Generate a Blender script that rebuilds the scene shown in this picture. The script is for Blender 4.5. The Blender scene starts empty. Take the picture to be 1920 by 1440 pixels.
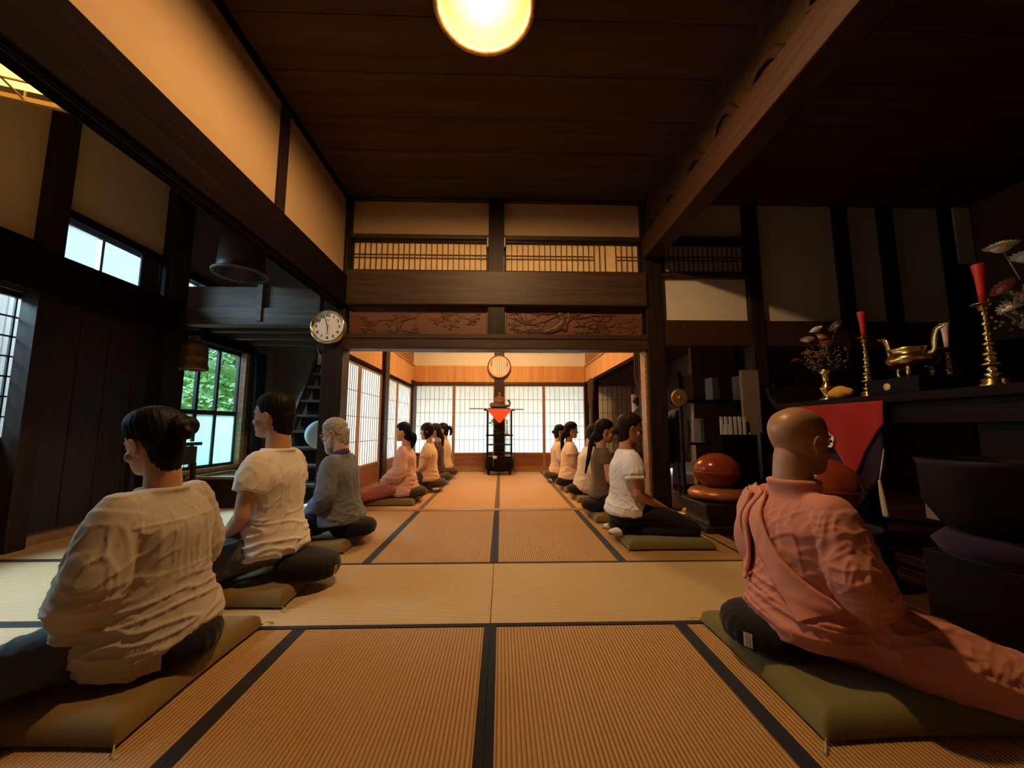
import bpy, bmesh, math, random
import numpy as np
from mathutils import Vector, Matrix, Euler, noise
from mathutils.bvhtree import BVHTree
PI = math.pi
R = math.radians
scene = bpy.context.scene
COL = scene.collection

# ------------------------------------------------------------------ camera, world, exposure
cam_d = bpy.data.cameras.new('camera')
cam = bpy.data.objects.new('camera', cam_d)
COL.objects.link(cam)
cam.location = (0, 0, .95)
cam.rotation_euler = (R(90 + 6.49), 0, R(-1.56))
cam_d.sensor_width = 36
cam_d.lens = 730 / 1920 * 36
cam_d.clip_start = .05
scene.camera = cam
scene.view_settings.view_transform = 'Standard'
scene.view_settings.look = 'None'
scene.view_settings.gamma = 1
scene.view_settings.use_curve_mapping = False
scene.view_settings.exposure = 0.0
scene.cycles.use_denoising = True
scene.cycles.max_bounces = 8
scene.cycles.diffuse_bounces = 4
scene.cycles.transparent_max_bounces = 12
scene.cycles.sample_clamp_indirect = 4
scene.cycles.caustics_reflective = False
scene.cycles.caustics_refractive = False

SKY = 1.7                                   # daylight strength
LAMP = 300.0                                # watts of the bulb in the ceiling lamp
DAY = 34.0                                   # soft daylight from the garden side
w = bpy.data.worlds.new('daylight')
scene.world = w
w.use_nodes = True
nt = w.node_tree
bg = nt.nodes['Background']
tc = nt.nodes.new('ShaderNodeTexCoord')
sp = nt.nodes.new('ShaderNodeSeparateXYZ')
cr = nt.nodes.new('ShaderNodeValToRGB')
nt.links.new(tc.outputs['Generated'], sp.inputs[0])
nt.links.new(sp.outputs['Z'], cr.inputs[0])
cr.color_ramp.elements[0].position = 0.0
cr.color_ramp.elements[0].color = (.78, .95, 1, 1)
cr.color_ramp.elements[1].position = .8
cr.color_ramp.elements[1].color = (.5, .75, 1, 1)
nt.links.new(cr.outputs[0], bg.inputs[0])
bg.inputs[1].default_value = SKY

sun_d = bpy.data.lights.new('daylight_sun', 'SUN'); sun_d.energy = DAY; sun_d.angle = R(80); sun_d.color = (.72, .88, 1)
sun = bpy.data.objects.new('daylight_sun', sun_d); COL.objects.link(sun)
sun.rotation_euler = Vector((.75, -.45, -.52)).to_track_quat('-Z', 'Y').to_euler()

# ------------------------------------------------------------------ materials
def new_mat(name):
    m = bpy.data.materials.new(name); m.use_nodes = True
    t = m.node_tree; b = t.nodes['Principled BSDF']
    return m, t, b
def N(t, kind, **kw):
    n = t.nodes.new('ShaderNode' + kind)
    for k, v in kw.items():
        if k.startswith('i_'):
            n.inputs[k[2:].replace('_', ' ')].default_value = v
        else: setattr(n, k, v)
    return n
def ramp(t, fac, stops):
    r = t.nodes.new('ShaderNodeValToRGB')
    e = r.color_ramp.elements
    while len(e) < len(stops): e.new(.5)
    for q, (p_, c_) in zip(e, stops):
        q.position = p_; q.color = (*c_, 1)
    t.links.new(fac, r.inputs[0])
    return r.outputs[0]
def bump(t, b, h, dist=.002, strength=.6):
    n = N(t, 'Bump'); n.inputs['Strength'].default_value = strength; n.inputs['Distance'].default_value = dist
    t.links.new(h, n.inputs['Height']); t.links.new(n.outputs[0], b.inputs['Normal'])
def mapped(t, scale, src='Object'):
    c = N(t, 'TexCoord'); m = N(t, 'Mapping'); m.inputs['Scale'].default_value = scale
    t.links.new(c.outputs[src], m.inputs[0]); return m.outputs[0]
def wood(name, c1, c2, rough=.5, axis='x', fine=1.0, spec=.4):
    m, t, b = new_mat(name)
    s = {'x': (1.2, 22, 22), 'y': (22, 1.2, 22), 'z': (22, 22, 1.2)}[axis]
    v = mapped(t, tuple(q * fine for q in s))
    n = N(t, 'TexNoise'); n.inputs['Scale'].default_value = 1.0; n.inputs['Detail'].default_value = 6; n.inputs['Distortion'].default_value = .8
    t.links.new(v, n.inputs['Vector'])
    t.links.new(ramp(t, n.outputs[0], [(.3, c1), (.7, c2)]), b.inputs['Base Color'])
    b.inputs['Roughness'].default_value = rough; b.inputs['Specular IOR Level'].default_value = spec
    bump(t, b, n.outputs[0], .003, .5)
    return m
def plain(name, c, rough=.6, metal=0, spec=.5, nscale=None, amp=.1, bd=.001, sheen=0):
    m, t, b = new_mat(name)
    b.inputs['Base Color'].default_value = (*c, 1); b.inputs['Roughness'].default_value = rough
    b.inputs['Metallic'].default_value = metal; b.inputs['Specular IOR Level'].default_value = spec
    if sheen: b.inputs['Sheen Weight'].default_value = sheen
    if nscale:
        v = mapped(t, (1, 1, 1)); n = N(t, 'TexNoise'); n.inputs['Scale'].default_value = nscale; n.inputs['Detail'].default_value = 5
        t.links.new(v, n.inputs['Vector'])
        t.links.new(ramp(t, n.outputs[0], [(.3, tuple(q * (1 - amp) for q in c)), (.7, tuple(min(1, q * (1 + amp)) for q in c))]), b.inputs['Base Color'])
        bump(t, b, n.outputs[0], bd, .5)
    return m
def cloth(name, c, rough=.9, weave=500, amp=.08, wr=.004):
    m, t, b = new_mat(name)
    v = mapped(t, (1, 1, 1))
    n = N(t, 'TexNoise'); n.inputs['Scale'].default_value = 9; n.inputs['Detail'].default_value = 4; n.inputs['Distortion'].default_value = 1.2
    n2 = N(t, 'TexNoise'); n2.inputs['Scale'].default_value = weave; n2.inputs['Detail'].default_value = 1
    t.links.new(v, n.inputs['Vector']); t.links.new(v, n2.inputs['Vector'])
    t.links.new(ramp(t, n2.outputs[0], [(.35, tuple(q * (1 - amp) for q in c)), (.65, tuple(min(1, q * (1 + amp)) for q in c))]), b.inputs['Base Color'])
    b.inputs['Roughness'].default_value = rough; b.inputs['Specular IOR Level'].default_value = .2
    b.inputs['Sheen Weight'].default_value = .15
    bump(t, b, n.outputs[0], wr, .7)
    return m
def emit(name, c, s, base=(1, 1, 1)):
    m, t, b = new_mat(name)
    b.inputs['Base Color'].default_value = (*base, 1)
    b.inputs['Emission Color'].default_value = (*c, 1); b.inputs['Emission Strength'].default_value = s
    return m
def paper(name, c, tr=.55):
    m = bpy.data.materials.new(name); m.use_nodes = True; t = m.node_tree; t.nodes.clear()
    o = N(t, 'OutputMaterial'); mx = N(t, 'MixShader'); d = N(t, 'BsdfDiffuse'); r_ = N(t, 'BsdfTranslucent')
    v = mapped(t, (1, 1, 1)); n = N(t, 'TexNoise'); n.inputs['Scale'].default_value = 6; n.inputs['Detail'].default_value = 8
    t.links.new(v, n.inputs['Vector'])
    col = ramp(t, n.outputs[0], [(.3, tuple(q * .9 for q in c)), (.7, c)])
    t.links.new(col, d.inputs[0]); t.links.new(col, r_.inputs[0])
    mx.inputs[0].default_value = tr
    t.links.new(d.outputs[0], mx.inputs[1]); t.links.new(r_.outputs[0], mx.inputs[2]); t.links.new(mx.outputs[0], o.inputs[0])
    return m
def glass_mat(name, c=(1, 1, 1), frost=0):
    m = bpy.data.materials.new(name); m.use_nodes = True; t = m.node_tree; t.nodes.clear()
    o = N(t, 'OutputMaterial'); mx = N(t, 'MixShader'); a = N(t, 'BsdfTransparent'); g = N(t, 'BsdfGlossy')
    a.inputs[0].default_value = (*c, 1); g.inputs['Roughness'].default_value = .05
    mx.inputs[0].default_value = .06
    if frost:
        tr = N(t, 'BsdfTranslucent'); tr.inputs[0].default_value = (*c, 1)
        m2 = N(t, 'MixShader'); m2.inputs[0].default_value = frost
        t.links.new(a.outputs[0], m2.inputs[1]); t.links.new(tr.outputs[0], m2.inputs[2]); first = m2.outputs[0]
    else: first = a.outputs[0]
    t.links.new(first, mx.inputs[1]); t.links.new(g.outputs[0], mx.inputs[2]); t.links.new(mx.outputs[0], o.inputs[0])
    return m
def tatami_mat_material(name, c_hi, c_lo):
    # long axis of a mat is its local y: the weave makes ribs along it, 14 mm apart
    m, t, b = new_mat(name)
    c = N(t, 'TexCoord'); s = N(t, 'SeparateXYZ'); t.links.new(c.outputs['Object'], s.inputs[0])
    mu = N(t, 'Math', operation='MULTIPLY'); mu.inputs[1].default_value = 2 * PI / .015; t.links.new(s.outputs['X'], mu.inputs[0])
    si = N(t, 'Math', operation='SINE'); t.links.new(mu.outputs[0], si.inputs[0])
    ab = N(t, 'Math', operation='MULTIPLY_ADD'); ab.inputs[1].default_value = .5; ab.inputs[2].default_value = .5; t.links.new(si.outputs[0], ab.inputs[0])
    pw = N(t, 'Math', operation='POWER'); pw.inputs[1].default_value = .5; t.links.new(ab.outputs[0], pw.inputs[0])
    v = mapped(t, (120, 900, 1)); v2 = mapped(t, (1.5, 1.5, 1))
    n = N(t, 'TexNoise'); n.inputs['Scale'].default_value = .5; n.inputs['Detail'].default_value = 3; t.links.new(v, n.inputs['Vector'])
    n2 = N(t, 'TexNoise'); n2.inputs['Scale'].default_value = 2; n2.inputs['Detail'].default_value = 4; t.links.new(v2, n2.inputs['Vector'])
    ad = N(t, 'Math', operation='MULTIPLY_ADD'); ad.inputs[1].default_value = .3; t.links.new(n.outputs[0], ad.inputs[0]); t.links.new(pw.outputs[0], ad.inputs[2])
    ad2 = N(t, 'Math', operation='MULTIPLY_ADD'); ad2.inputs[1].default_value = .35; t.links.new(n2.outputs[0], ad2.inputs[0]); t.links.new(ad.outputs[0], ad2.inputs[2])
    t.links.new(ramp(t, ad2.outputs[0], [(.15, tuple(q * .45 for q in c_lo)), (.7, c_lo), (1.2, c_hi)]), b.inputs['Base Color'])  # dark weft, and shade between the ribs put into the colour
    b.inputs['Roughness'].default_value = .55; b.inputs['Specular IOR Level'].default_value = .35
    bump(t, b, ad.outputs[0], .004, .8)
    return m

M = {}
M['post'] = wood('dark post wood', (.014, .008, .006), (.034, .019, .014), .5, 'z', 1, .2)
M['beam_x'] = wood('dark beam wood along the wall', (.030, .016, .010), (.075, .040, .024), .52, 'x')
M['beam_y'] = wood('black brown lintel wood', (.006, .0035, .004), (.012, .007, .0075), .8, 'y', 1, .04)
M['beam_red'] = wood('red brown rainbow beam wood', (.040, .018, .012), (.07, .032, .020), .55, 'y', 1, .25)
M['grey_beam'] = wood('weathered grey brown beam', (.06, .046, .036), (.16, .12, .09), .6, 'x')
M['carve'] = wood('carved transom wood', (.12, .045, .022), (.20, .08, .038), .5, 'x')
M['carve_hi'] = wood('carved relief wood', (.075, .034, .018), (.13, .06, .032), .45, 'x')
M['cedar'] = wood('light cedar boards', (.55, .27, .10), (.72, .38, .15), .45, 'z', .5)
M['cedar_frame'] = wood('cedar shoji frame', (.28, .13, .06), (.42, .21, .10), .5, 'z')
M['kumiko'] = plain('shoji lattice wood', (.10, .06, .035), .6)
M['koshi'] = wood('red brown shoji skirt board', (.20, .065, .03), (.30, .11, .05), .45, 'x')
M['ceil'] = wood('dark ceiling boards', (.06, .036, .020), (.10, .062, .034), .7, 'x', .4, .1)
M['black_wood'] = wood('black brown door boards', (.016, .009, .008), (.034, .018, .015), .5, 'z')
M['floor_wood'] = wood('red brown floor boards', (.06, .022, .010), (.12, .045, .02), .25, 'y', 1, .5)
M['sill'] = wood('worn threshold wood', (.22, .12, .06), (.42, .26, .15), .4, 'x')
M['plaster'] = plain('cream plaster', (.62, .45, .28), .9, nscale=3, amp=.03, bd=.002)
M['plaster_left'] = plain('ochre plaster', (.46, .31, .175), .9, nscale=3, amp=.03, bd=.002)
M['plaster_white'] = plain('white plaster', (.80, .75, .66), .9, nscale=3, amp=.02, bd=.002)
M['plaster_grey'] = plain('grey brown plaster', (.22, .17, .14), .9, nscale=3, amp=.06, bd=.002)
M['paper'] = paper('shoji paper', (.90, .88, .80), .6)
M['paper_warm'] = paper('old shoji paper', (.92, .78, .52), .45)
M['glass'] = glass_mat('window glass', (.84, .95, .98))
M['frost'] = glass_mat('frosted window glass', (.38, .55, .47), .75)
M['sash'] = plain('dark window sash', (.018, .02, .024), .5)
M['alu'] = plain('pale window sash', (.35, .38, .42), .4, .6)
M['tatami'] = tatami_mat_material('golden rush mat', (.50, .285, .10), (.38, .195, .062))
M['tatami_sheen'] = tatami_mat_material('rush mat with painted sheen', (.66, .47, .24), (.56, .38, .17))  # sheen and glare on the crosswise mats put into a lighter colour
M['tatami_far'] = tatami_mat_material('amber rush mat', (.70, .41, .16), (.58, .31, .11))
M['heri'] = cloth('black border cloth', (.012, .013, .018), wr=.0005)
M['heri_brown'] = cloth('brown border cloth', (.16, .09, .045), wr=.0005)
M['zabuton'] = cloth('olive brown cushion cotton', (.21, .135, .04), wr=.003)
M['zabuton_green'] = cloth('olive green cushion cotton', (.17, .15, .045), wr=.003)
M['tassel'] = cloth('straw coloured tassel', (.50, .36, .14))
M['zafu'] = cloth('black round cushion cotton', (.006, .006, .008), wr=.004)
M['label'] = cloth('tan cloth tag', (.45, .27, .16), wr=.0003)
M['label_grey'] = plain('pale printed tag', (.5, .5, .52), .6)
M['skin'] = plain('skin', (.55, .29, .17), .5, nscale=40, amp=.05, bd=.0006)
M['skin_pale'] = plain('pale skin', (.62, .36, .24), .5, nscale=40, amp=.05, bd=.0006)
M['skin_tan'] = plain('tanned skin', (.42, .235, .125), .38, nscale=30, amp=.07, bd=.0008)
M['hair'] = plain('black hair', (.0045, .0038, .0045), .6, spec=.22)
M['hair_brown'] = plain('dark brown hair', (.018, .009, .007), .6, spec=.22)
M['hair_grey'] = plain('grey hair', (.36, .33, .30), .6, nscale=60, amp=.4, bd=.002)
M['beard'] = plain('white beard', (.72, .72, .70), .8, nscale=90, amp=.2, bd=.003)
M['lash'] = plain('eyelash black', (.01, .008, .008), .6)
M['lips'] = plain('lips', (.42, .15, .12), .5)
M['linen'] = cloth('off white linen', (.54, .48, .41))
M['tee'] = cloth('white cotton jersey', (.78, .72, .66), wr=.003)
M['tee_white'] = cloth('white cotton with daylight tint', (.80, .84, .92), wr=.003)  # white cotton; the blue tint puts daylight into its colour
M['shirt_blue'] = cloth('faded slate blue jersey', (.15, .165, .21), wr=.003)
M['purple'] = cloth('purple inner collar', (.07, .04, .13), wr=.001)
M['pink'] = cloth('pale pink cotton', (.80, .48, .42), wr=.003)
M['rose'] = cloth('dusty rose cotton', (.42, .14, .15), wr=.003)
M['peach'] = cloth('beige cotton jersey', (.72, .52, .34), wr=.002)
M['peach2'] = cloth('pale peach cotton', (.80, .60, .48), wr=.002)
M['cream'] = cloth('cream knit', (.74, .66, .56), wr=.003)
M['olive_brown'] = cloth('taupe jersey', (.13, .095, .07), wr=.002)
M['maroon'] = cloth('dark plum cloth', (.06, .035, .04), wr=.002)
M['trouser_grey'] = cloth('charcoal trousers', (.10, .10, .11), wr=.004)
M['trouser_slate'] = cloth('slate grey trousers', (.085, .09, .105), wr=.003)
M['trouser_black'] = cloth('black trousers', (.012, .012, .015), wr=.003)
M['trouser_olive'] = cloth('dark olive trousers', (.06, .05, .042), wr=.003)
M['robe'] = cloth('salmon terracotta robe cotton', (.60, .25, .18), wr=.003)
M['robe2'] = cloth('salmon terracotta surplice cotton', (.66, .29, .21), wr=.002)
M['brass'] = plain('polished brass', (.70, .50, .18), .22, 1, nscale=20, amp=.2, bd=.0006)
M['bronze'] = plain('dark bronze', (.009, .006, .004), .6, .6, nscale=14, amp=.3, bd=.001)
M['bronze_bell'] = plain('bell bronze', (.22, .12, .055), .5, .7, nscale=14, amp=.3, bd=.001)
M['lacquer'] = plain('dark lacquer', (.006, .004, .0035), .55, spec=.1)
M['lacquer_brown'] = wood('brown black altar lacquer', (.007, .004, .003), (.013, .007, .005), .6, 'y', 1, .08)
M['lacquer_red'] = plain('vermilion lacquer', (.26, .045, .016), .2, spec=.5, nscale=8, amp=.15, bd=.0004)
M['copper_cloth'] = plain('copper brocade', (.42, .15, .05), .35, .3, nscale=60, amp=.3, bd=.002)
M['gold'] = plain('tarnished gold', (.55, .36, .13), .4, .8, nscale=30, amp=.3)
M['red_wax'] = plain('red candle wax', (.42, .016, .014), .5)
M['white_wax'] = plain('white candle wax', (.70, .55, .55), .5)
M['red_cloth'] = cloth('red altar cloth', (.34, .018, .014), wr=.002)
M['red_pale'] = cloth('vermilion cloth', (.75, .10, .05), wr=.002)
M['purple_cloth'] = cloth('dark purple cloth', (.022, .008, .032), wr=.002)
M['white'] = plain('matt white', (.80, .80, .80), .7)
M['offwhite'] = plain('aged paper white', (.70, .66, .60), .8)
M['ochre'] = cloth('ochre yellow cloth', (.70, .36, .04), wr=.003)
M['black'] = plain('matt black', (.01, .01, .011), .6)
M['clock_face'] = plain('ivory dial', (.86, .80, .70), .5)
M['clock_rim'] = plain('gold tone clock rim', (.72, .58, .34), .22, .9)
M['leaf'] = plain('leaf green', (.16, .34, .05), .6, nscale=3, amp=.5)
M['leaf_dark'] = plain('flower leaf green', (.045, .07, .03), .6)
M['stem'] = plain('dry stem green', (.16, .15, .09), .7)
M['petal_white'] = plain('white petals', (.75, .73, .68), .8)
M['petal_pink'] = plain('pink petals', (.62, .28, .28), .8)
M['petal_yellow'] = plain('yellow petals', (.68, .42, .08), .8)
M['petal_red'] = plain('dark red petals', (.25, .02, .03), .8)
M['siding'] = wood('bleached outdoor boards', (.38, .33, .31), (.62, .56, .52), .8, 'z')
M['ground'] = plain('pale garden gravel', (.42, .42, .38), .9, nscale=30, amp=.2)
M['curtain'] = cloth('blue black curtain', (.015, .02, .035), wr=.004)
M['curtain_brown'] = cloth('dark brown curtain', (.05, .028, .018), wr=.004)
M['fan_cover'] = cloth('pale blue fan cover', (.55, .70, .80), wr=.003)
M['lantern'] = emit('glowing lantern paper', (1, .66, .14), 2.4)
M['lantern_wood'] = wood('honey lantern wood', (.40, .20, .06), (.6, .32, .10), .5, 'x')
M['flame'] = emit('candle flame', (1, .7, .3), 25)
M['bag'] = cloth('slate grey cloth', (.10, .11, .14), wr=.003)

# ------------------------------------------------------------------ mesh helpers
def catmull(pts, n):
    pts = [Vector(p) for p in pts]
    if len(pts) < 3: return [pts[0].lerp(pts[-1], i / n) for i in range(n + 1)]
    P = [2 * pts[0] - pts[1]] + pts + [2 * pts[-1] - pts[-2]]
    out = []; k = len(pts) - 1
    for i in range(n + 1):
        u = i / n * k; j = min(int(u), k - 1); u -= j
        a, b, c, d = P[j:j + 4]
        out.append(.5 * ((2 * b) + (c - a) * u + (2 * a - 5 * b + 4 * c - d) * u * u + (3 * b - a - 3 * c + d) * u ** 3))
    return out
class MB:
    def __init__(s): s.bm = bmesh.new()
    def box(s, x0, x1, y0, y1, z0, z1, rot=None, c=None):
        v = [s.bm.verts.new((x, y, z)) for x in (x0, x1) for y in (y0, y1) for z in (z0, z1)]
        for f in ((0, 1, 3, 2), (4, 6, 7, 5), (0, 4, 5, 1), (2, 3, 7, 6), (0, 2, 6, 4), (1, 5, 7, 3)):
            s.bm.faces.new([v[i] for i in f])
        if rot is not None:
            bmesh.ops.rotate(s.bm, verts=v, cent=c or ((x0 + x1) / 2, (y0 + y1) / 2, (z0 + z1) / 2), matrix=rot.to_matrix() if hasattr(rot, 'to_matrix') else rot)
        return s
    def rings(s, rings, cap=True):
        R_ = [[s.bm.verts.new(p) for p in r] for r in rings]
        n = len(R_[0])
        for a, b in zip(R_, R_[1:]):
            for i in range(n): s.bm.faces.new((a[i], a[(i + 1) % n], b[(i + 1) % n], b[i]))
        if cap:
            s.bm.faces.new(list(reversed(R_[0]))); s.bm.faces.new(R_[-1])
        return s
    def tube(s, pts, rad, seg=12, ratio=1.0, up=(0, 0, 1), rnd=False):
        pts = [Vector(p) for p in pts]; n = len(pts)
        if not hasattr(rad, '__len__'): rad = [rad] * n
        up = Vector(up)
        out = []; fr = [None]
        def ring(c, t, r):
            t = t.normalized()
            if fr[0] is None:
                a = up.cross(t)
                if a.length < .25: a = Vector((0, 1, 0)).cross(t)
                if a.length < .25: a = Vector((1, 0, 0)).cross(t)
            else: a = fr[0] - t * fr[0].dot(t)      # carried along the tube without twist
            a.normalize(); fr[0] = a; b = t.cross(a)
            return [c + a * (math.cos(q) * r) + b * (math.sin(q) * r * ratio) for q in [2 * PI * i / seg for i in range(seg)]]
        tg = [(pts[min(i + 1, n - 1)] - pts[max(i - 1, 0)]) for i in range(n)]
        if rnd:
            for k in range(4):
                q = (k + .4) / 4.4 * PI / 2
                out.append(ring(pts[0] - tg[0].normalized() * rad[0] * math.cos(q), tg[0], rad[0] * math.sin(q)))
        for p, t, r in zip(pts, tg, rad): out.append(ring(p, t, r))
        if rnd:
            for k in range(3, -1, -1):
                q = (k + .4) / 4.4 * PI / 2
                out.append(ring(pts[-1] + tg[-1].normalized() * rad[-1] * math.cos(q), tg[-1], rad[-1] * math.sin(q)))
        return s.rings(out)
    def limb(s, pts, rad, ratio=1.0, up=(0, 0, 1), seg=16, rnd=True, n=None):
        n = n or 4 * (len(pts) - 1)
        q = catmull(pts, n); rr = [v.x for v in catmull([(r, 0, 0) for r in rad], n)]
        return s.tube(q, rr, seg, ratio, up, rnd)
    def loft(s, secs, seg=28, e=2.0, n=None):
        # secs: (cx, cy, z, rx, ry)
        if n:
            a = catmull([q[:3] for q in secs], n); b = catmull([(q[3], q[4], 0) for q in secs], n)
            secs = [(*p, max(r.x, .002), max(r.y, .002)) for p, r in zip(a, b)]
        out = []
        for cx, cy, z, rx, ry in secs:
            out.append([(cx + rx * math.copysign(abs(math.cos(t)) ** (2 / e), math.cos(t)), cy + ry * math.copysign(abs(math.sin(t)) ** (2 / e), math.sin(t)), z) for t in [2 * PI * i / seg for i in range(seg)]])
        return s.rings(out)
    def ball(s, c, r, seg=16, rot=None):
        if not hasattr(r, '__len__'): r = (r, r, r)
        m = Matrix.Translation(c) @ (rot.to_matrix().to_4x4() if rot is not None else Matrix()) @ Matrix.Diagonal((*r, 1))
        bmesh.ops.create_uvsphere(s.bm, u_segments=seg, v_segments=max(8, seg // 2), radius=1, matrix=m)
        return s
    def lathe(s, prof, c=(0, 0, 0), seg=32, axis='z'):
        out = []; cap = tuple(prof[0]) != tuple(prof[-1])
        for r, h in prof:
            ring = []
            for i in range(seg):
                t = 2 * PI * i / seg; a, b = max(r, .0004) * math.cos(t), max(r, .0004) * math.sin(t)
                p = (a, b, h) if axis == 'z' else ((a, h, b) if axis == 'y' else (h, a, b))
                ring.append((p[0] + c[0], p[1] + c[1], p[2] + c[2]))
            out.append(ring)
        return s.rings(out, cap)
    def poly(s, pts, d):
        # prism: flat polygon pts swept by vector d
        d = Vector(d)
        a = [s.bm.verts.new(p) for p in pts]; b = [s.bm.verts.new(Vector(p) + d) for p in pts]
        n = len(a); s.bm.faces.new(a); s.bm.faces.new(list(reversed(b)))
        for i in range(n): s.bm.faces.new((a[i], b[i], b[(i + 1) % n], a[(i + 1) % n]))
        return s
    def mesh(s, name):
        bmesh.ops.recalc_face_normals(s.bm, faces=s.bm.faces)
        me = bpy.data.meshes.new(name); s.bm.to_mesh(me); s.bm.free(); return me
    def build(s, name, mat, parent=None, smooth=False, bevel=0, loc=None):
        return link(name, s.mesh(name), mat, parent, smooth, bevel, loc)
def link(name, me, mat, parent=None, smooth=False, bevel=0, loc=None):
    o = bpy.data.objects.new(name, me); COL.objects.link(o)
    if mat is not None: me.materials.append(M[mat] if isinstance(mat, str) else mat)
    if smooth: me.shade_smooth()
    if bevel:
        b = o.modifiers.new('bevel', 'BEVEL'); b.width = bevel; b.segments = 2; b.limit_method = 'ANGLE'
    if parent is not None: o.parent = parent
    if loc is not None: o.location = loc
    return o
def fuse(mb, voxel, smooth=2):
    me = mb.mesh('tmp'); o = bpy.data.objects.new('tmp', me); COL.objects.link(o)
    r_ = o.modifiers.new('r', 'REMESH'); r_.mode = 'VOXEL'; r_.voxel_size = voxel
    if smooth:
        s_ = o.modifiers.new('s', 'SMOOTH'); s_.iterations = smooth; s_.factor = .5
    dg = bpy.context.evaluated_depsgraph_get(); dg.update()
    out = bpy.data.meshes.new_from_object(o.evaluated_get(dg))
    bpy.data.objects.remove(o); bpy.data.meshes.remove(me)
    return out
def coords(me):
    a = np.empty(len(me.vertices) * 3, 'f'); me.vertices.foreach_get('co', a); return a.reshape(-1, 3)
def normals(me):
    a = np.empty(len(me.vertices) * 3, 'f'); me.vertex_normals.foreach_get('vector', a); return a.reshape(-1, 3)
def setco(me, a):
    me.vertices.foreach_set('co', np.ascontiguousarray(a, 'f').ravel()); me.update()
def tag(o, label, cat, group=None, kind=None):
    o['label'] = label; o['category'] = cat
    if group: o['group'] = group
    if kind: o['kind'] = kind
    return o
def thing(name, label, cat, loc=(0, 0, 0), rz=0, group=None):
    o = bpy.data.objects.new(name, None); COL.objects.link(o); o.empty_display_size = .1
    o.location = loc; o.rotation_euler = (0, 0, rz)
    return tag(o, label, cat, group)
def struct(name, mb, mat, parent=None, bevel=0, smooth=False):
    o = mb.build(name, mat, parent, smooth, bevel)
    if parent is None: o['kind'] = 'structure'
    return o
def frame_empty(name):
    o = bpy.data.objects.new(name, None); COL.objects.link(o); o['kind'] = 'structure'; return o
_trim = [0]
def trim(mat, *box, bevel=.004):
    _trim[0] += 1
    return struct('trim_%d' % _trim[0], MB().box(*box), mat, bevel=bevel)
# ------------------------------------------------------------------ the room: floors, walls, beams
CEIL = 3.83
XL, XR, XO, YB, YF = -1.95, 1.85, -3.88, 4.70, 8.85
struct('floor', MB().box(-4.1, 1.93, -1.5, 9.0, -.12, -.028), 'black_wood')
fw = MB()
for i in range(30):
    fw.box(1.96 + i * .14, 2.097 + i * .14, -1.5, 9.0, -.12, -.012)
o = struct('floor_boards', fw, 'floor_wood', bevel=.003)
trim('sill', 1.845, 1.96, -1.5, 8.8, -.12, .004)                   # worn board between mats and boards
trim('sill', -1.90, 1.845, 4.655, 4.765, -.10, .006)               # threshold between the two mat rooms
trim('sill', -2.045, -1.885, -1.5, 4.60, -.10, .004)
# ceilings
cb = MB()
for i in range(22): cb.box(-4.1, 6.2, -1.6 + i * .45, -1.155 + i * .45, CEIL, CEIL + .06)
struct('ceiling', cb, 'ceil', bevel=.004)
for i in range(5): trim('ceil', -4.1, 6.2, .2 + i * .9 - .012, .2 + i * .9 + .012, CEIL - .008, CEIL + .01)
struct('ceiling_far', MB().box(-2.1, 2.1, 4.85, 9.1, 3.45, 3.55), 'cedar')
struct('ceiling_annex', MB().box(-4.0, -2.06, 4.86, 6.75, 2.30, 2.42), 'grey_beam')
for i in range(4): trim('grey_beam', -3.85, -2.1, 5.05 + i * .42, 5.13 + i * .42, 2.20, 2.31)
# outer wall on the left
wl = MB()
wl.box(XO - .12, XO, -1.6, 1.42, -.1, CEIL)
wl.box(XO - .12, XO, 1.42, 2.0, 2.06, CEIL)
wl.box(XO - .12, XO, 1.42, 6.8, -.12, .02)
wl.box(XO - .12, XO, 2.0, 3.30, 0, .10)
wl.box(XO - .12, XO, 2.0, 3.28, 2.06, CEIL)
wl.box(XO - .12, XO, 3.28, 4.72, 0, 2.40)
wl.box(XO - .12, XO, 3.28, 3.33, 2.40, 2.81)
wl.box(XO - .12, XO, 4.30, 4.64, 2.40, 2.81)
wl.box(XO - .12, XO, 3.28, 5.6, 2.81, CEIL)
wl.box(XO - .12, XO, 5.20, 5.6, 2.40, 2.81)
wl.box(XO - .12, XO, 4.72, 5.6, 2.07, 2.40)
wl.box(XO - .12, XO, 5.6, 6.8, 2.07, CEIL)
wl.box(XO - .12, XO, 4.72, 5.92, 0, .42)
wl.box(XO - .12, XO, 5.92, 6.8, 0, 2.07)
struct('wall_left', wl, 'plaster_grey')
trim('black_wood', XO, XO + .03, 3.34, 4.42, .1, 2.03)             # dark board wall
for y in (3.60, 3.87, 4.14): trim('black_wood', XO + .028, XO + .04, y - .012, y + .012, .12, 2.02)
trim('sill', XO, XO + .05, -1.5, 4.5, 0, .07)
trim('beam_y', XO - .02, XO + .16, -1.5, 4.5, 2.05, 2.40)
trim('beam_y', XO - .02, XO + .09, -1.5, 3.2, 2.38, 2.47)
trim('post', XO - .02, XO + .12, 3.17, 3.31, 0, CEIL)
trim('post', XO - .02, XO + .14, 4.36, 4.60, 0, CEIL)
trim('beam_y', XO - .02, XO + .07, 3.30, 4.36, 2.80, 2.88)
trim('beam_y', XO - .02, XO + .07, 4.60, 5.3, 2.77, 2.86)
trim('post', XO - .02, XO + .10, -1.5, -1.38, 0, CEIL)
trim('post', XO - .02, XO + .10, 1.3, 1.42, 0, CEIL)
# wall panel plaster seen above the beam
trim('plaster', XO, XO + .012, 1.42, 3.17, 2.47, CEIL)
trim('plaster', XO, XO + .012, 3.31, 4.36, 2.88, CEIL)
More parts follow.
